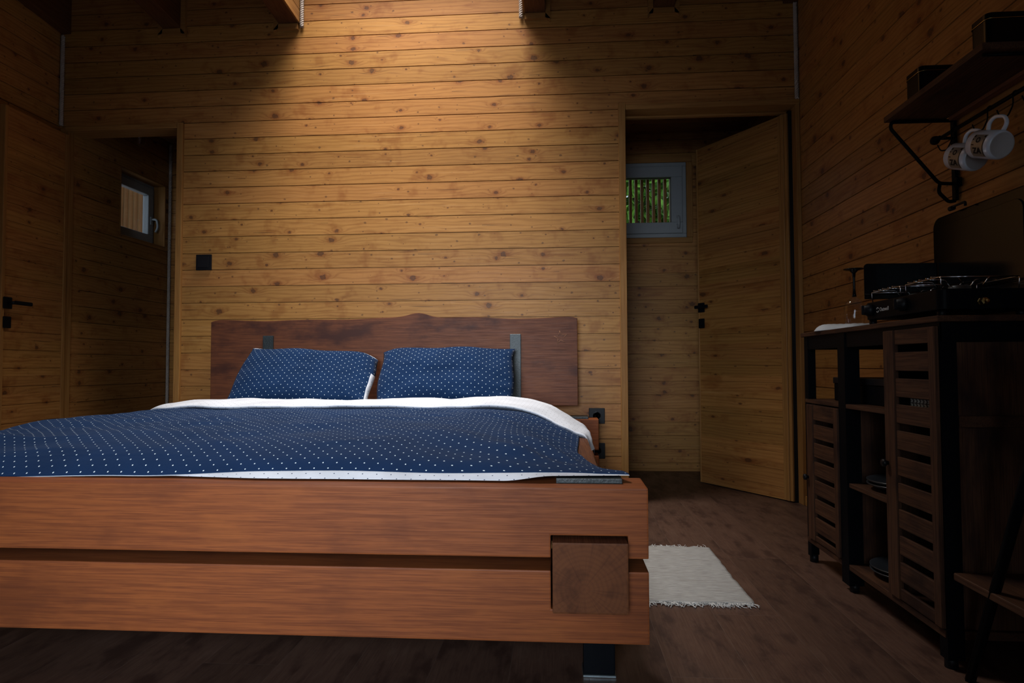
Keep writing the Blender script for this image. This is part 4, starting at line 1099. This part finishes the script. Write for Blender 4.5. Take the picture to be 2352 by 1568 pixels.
# tins on the shelf
def tin(label, x0, x1, y0, y1, z0, h):
    t = thing('tin_box', label, 'tin', ((x0+x1)/2, (y0+y1)/2, z0), 'black tins on the wall shelf')
    bm = new_bm(); add_prism(bm, rrect(x0, x1, y0, y1, .014), 'Z', z0, z0+h-.016, .001, 1); obj('tin_body', bm, GLOSSB, t)
    bm = new_bm(); add_prism(bm, rrect(x0-.001, x1+.001, y0-.001, y1+.001, .015), 'Z', z0+h-.016, z0+h, .002, 2); obj('tin_lid', bm, GLOSSB, t)
    bm = new_bm(); add_tube(bm, [(x, y, z0+h-.0155) for x, y in rrect(x0-.0015, x1+.0015, y0-.0015, y1+.0015, .0155)], .0009, 5, closed=True); obj('tin_rim', bm, BRASS, t)
tin('low black tin at the far end of the wall shelf', 1.098, 1.235, 2.040, 2.128, 1.5645, .086)
tin('low black tin at the near end of the wall shelf, top right of the photo', 1.098, 1.262, 1.728, 1.800, 1.5645, .080)

# ------------------------------------------------------------------ mugs hanging by their handles
def mug(label, hc, ax, up, seed):
    """hc: point on the hook; ax: axis from rim to base; up: handle direction"""
    hc, ax, up = V(hc), V(ax).normalized(), V(up)
    up = (up - ax*up.dot(ax)).normalized(); side = up.cross(ax)
    R, Lm = .0392, .088
    c = hc - up*(R+.036)               # middle of the body axis
    rim = c - ax*Lm*.5
    M = Matrix((( side.x, up.x, ax.x, rim.x), (side.y, up.y, ax.y, rim.y), (side.z, up.z, ax.z, rim.z), (0,0,0,1)))
    t = thing('coffee_mug', label, 'mug', c, 'white printed mugs hanging from hooks')
    bm = new_bm(); add_lathe(bm, [(R-.0035,.0),(R-.001,-.0012),(R,.001),(R,Lm-.008),(R-.003,Lm-.002),(R-.006,Lm)], M, 56)
    add_lathe(bm, [(0,Lm-.006),(R-.006,Lm-.006),(R-.0035,Lm-.012),(R-.0035,.0)], M, 56)
    obj('mug_body', bm, CERAM, t)
    bm = new_bm(); add_lathe(bm, [(R-.006,Lm),(R-.008,Lm+.0008),(R-.010,Lm-.001),(0,Lm-.001)], M, 56); obj('mug_base', bm, CERAMB, t)['label'] = 'unglazed grey base'
    bm = new_bm(); hp = [(0,R-.003,.020),(0,R+.018,.016),(0,R+.033,.028),(0,R+.036,.047),(0,R+.033,.066),(0,R+.018,.079),(0,R-.003,.075)]
    pts_ = refine([M @ V(p) for p in hp], 5)
    n = len(pts_); add_tube(bm, pts_, [.0062 - .0012*math.sin(PI*k/(n-1)) for k in range(n)], 12); obj('mug_handle', bm, CERAM, t)
    # printed panel wraps round the camera side
    def onmug(a, z, r=R+.0004): return M @ V((r*math.cos(a), r*math.sin(a), z))
    def patch(bm, a0, a1, z0, z1, r=R+.0004, n=10):
        A = [bm.verts.new(onmug(a0+(a1-a0)*k/n, z0, r)) for k in range(n+1)]; B = [bm.verts.new(onmug(a0+(a1-a0)*k/n, z1, r)) for k in range(n+1)]
        for k in range(n): bm.faces.new((A[k], A[k+1], B[k+1], B[k])).smooth = True
    return t, patch, M, R
AXM = V((.10, -.93, -.34)); UPM = V((.10, 0, 1))
def fit_print(t, patch, M, R, sgn):
    # sgn picks the side of the mug turned to the camera; angle 0 is +side, pi/2 is the handle
    A0 = PI if sgn < 0 else 0.0
    f = (lambda d: A0 + d) if sgn < 0 else (lambda d: A0 - d)     # d grows downwards (away from the handle)
    bm = new_bm(); patch(bm, f(-.62), f(1.05), .022, .070); o = obj('print_panel', bm, TANP, t)
    bm = new_bm(); r2 = R+.0008
    # small dark corner blocks, a ring and cross bars
    patch(bm, f(-.55), f(-.40), .024, .030, r2, 4); patch(bm, f(-.55), f(-.40), .062, .068, r2, 4)
    patch(bm, f(-.28), f(-.20), .024, .028, r2, 3); patch(bm, f(-.30), f(.95), .0665, .0685, r2, 12); patch(bm, f(.10), f(.16), .024, .034, r2, 3)
    obj('print_marks', bm, INK, o)['kind'] = 'stuff'
    def wrap_text(s, size, d0, zc_):
        cu = bpy.data.curves.new('t', 'FONT'); cu.body = s; cu.size = size; cu.align_x = 'CENTER'; cu.align_y = 'CENTER'; cu.resolution_u = 2; cu.offset = .0007
        tmp = bpy.data.objects.new('tmp', cu); COL.objects.link(tmp); bpy.context.view_layer.update()
        me = bpy.data.meshes.new_from_object(tmp.evaluated_get(bpy.context.evaluated_depsgraph_get())); bpy.data.objects.remove(tmp)
        bm = new_bm(); bm.from_mesh(me); bpy.data.meshes.remove(me)
        bmesh.ops.subdivide_edges(bm, edges=bm.edges, cuts=3)
        for v_ in bm.verts:
            a = f(d0 - v_.co.y/R); v_.co = M @ V(((R+.0014)*math.cos(a), (R+.0014)*math.sin(a), zc_ + v_.co.x))
        return bm
    obj('print_letters', wrap_text('ZA', .023, .55, .046), INK, o)
    obj('print_ring', wrap_text('O', .020, -.18, .046), INK, o)
t_, pf, M_, R_ = mug('white printed mug hanging nearer the camera, in front of the other mug', (1.204, 1.858, 1.4215), AXM, UPM, 1)
side = V((M_[0][0], M_[1][0], M_[2][0])); fit_print(t_, pf, M_, R_, 1 if side.dot(V((-.6,-.8,0))) > 0 else -1)
t_, pf, M_, R_ = mug('white printed mug hanging behind the nearer one, beside the black bracket', (1.204, 1.965, 1.4215), AXM, UPM, 2)
fit_print(t_, pf, M_, R_, 1 if side.dot(V((-.6,-.8,0))) > 0 else -1)

# ------------------------------------------------------------------ dark table at the near right edge
tb = thing('side_table', 'black slanted-leg table with a dark lower shelf at the right edge, nearest the camera', 'table', (1.12, 1.2, 0))
bm = new_bm(); add_box(bm, .95, XW, .60, 1.300, .815, .850, .003, 1); obj('table_top', bm, RUSTIC, tb)
bm = new_bm(); add_box(bm, .945, 1.27, .62, 1.672, .222, .240, .002, 1); obj('lower_shelf', bm, RUSTIC, tb)
for x in (.955, 1.262):
    bm = new_bm(); add_tube(bm, [(x,1.635,.0),(x,1.300,.815)], .011, 8); obj('leg', bm, BLACK, tb)
    bm = new_bm(); add_tube(bm, [(x,.640,.0),(x,.80,.815)], .011, 8); obj('leg', bm, BLACK, tb)

# ------------------------------------------------------------------ bathroom lamp
lp = thing('ceiling_lamp', 'small round glass lamp under the dark bathroom ceiling, just below the door head', 'lamp', (-2.68, 3.95, 2.40))
bm = new_bm(); add_lathe(bm, [(0,2.40),(.05,2.40),(.05,2.385),(.012,2.38),(.012,2.27),(.02,2.262),(.02,2.235),(0,2.235)], Matrix.Translation((-2.68,3.95,0)), 24); obj('lamp_socket', bm, BLACKP, lp)
bm = new_bm(); add_lathe(bm, [(.014,2.236),(.022,2.232),(.035,2.212),(.038,2.192),(.033,2.170),(.019,2.158),(0,2.155)], Matrix.Translation((-2.68,3.95,0)), 28); obj('glass_globe', bm, GLASS, lp)
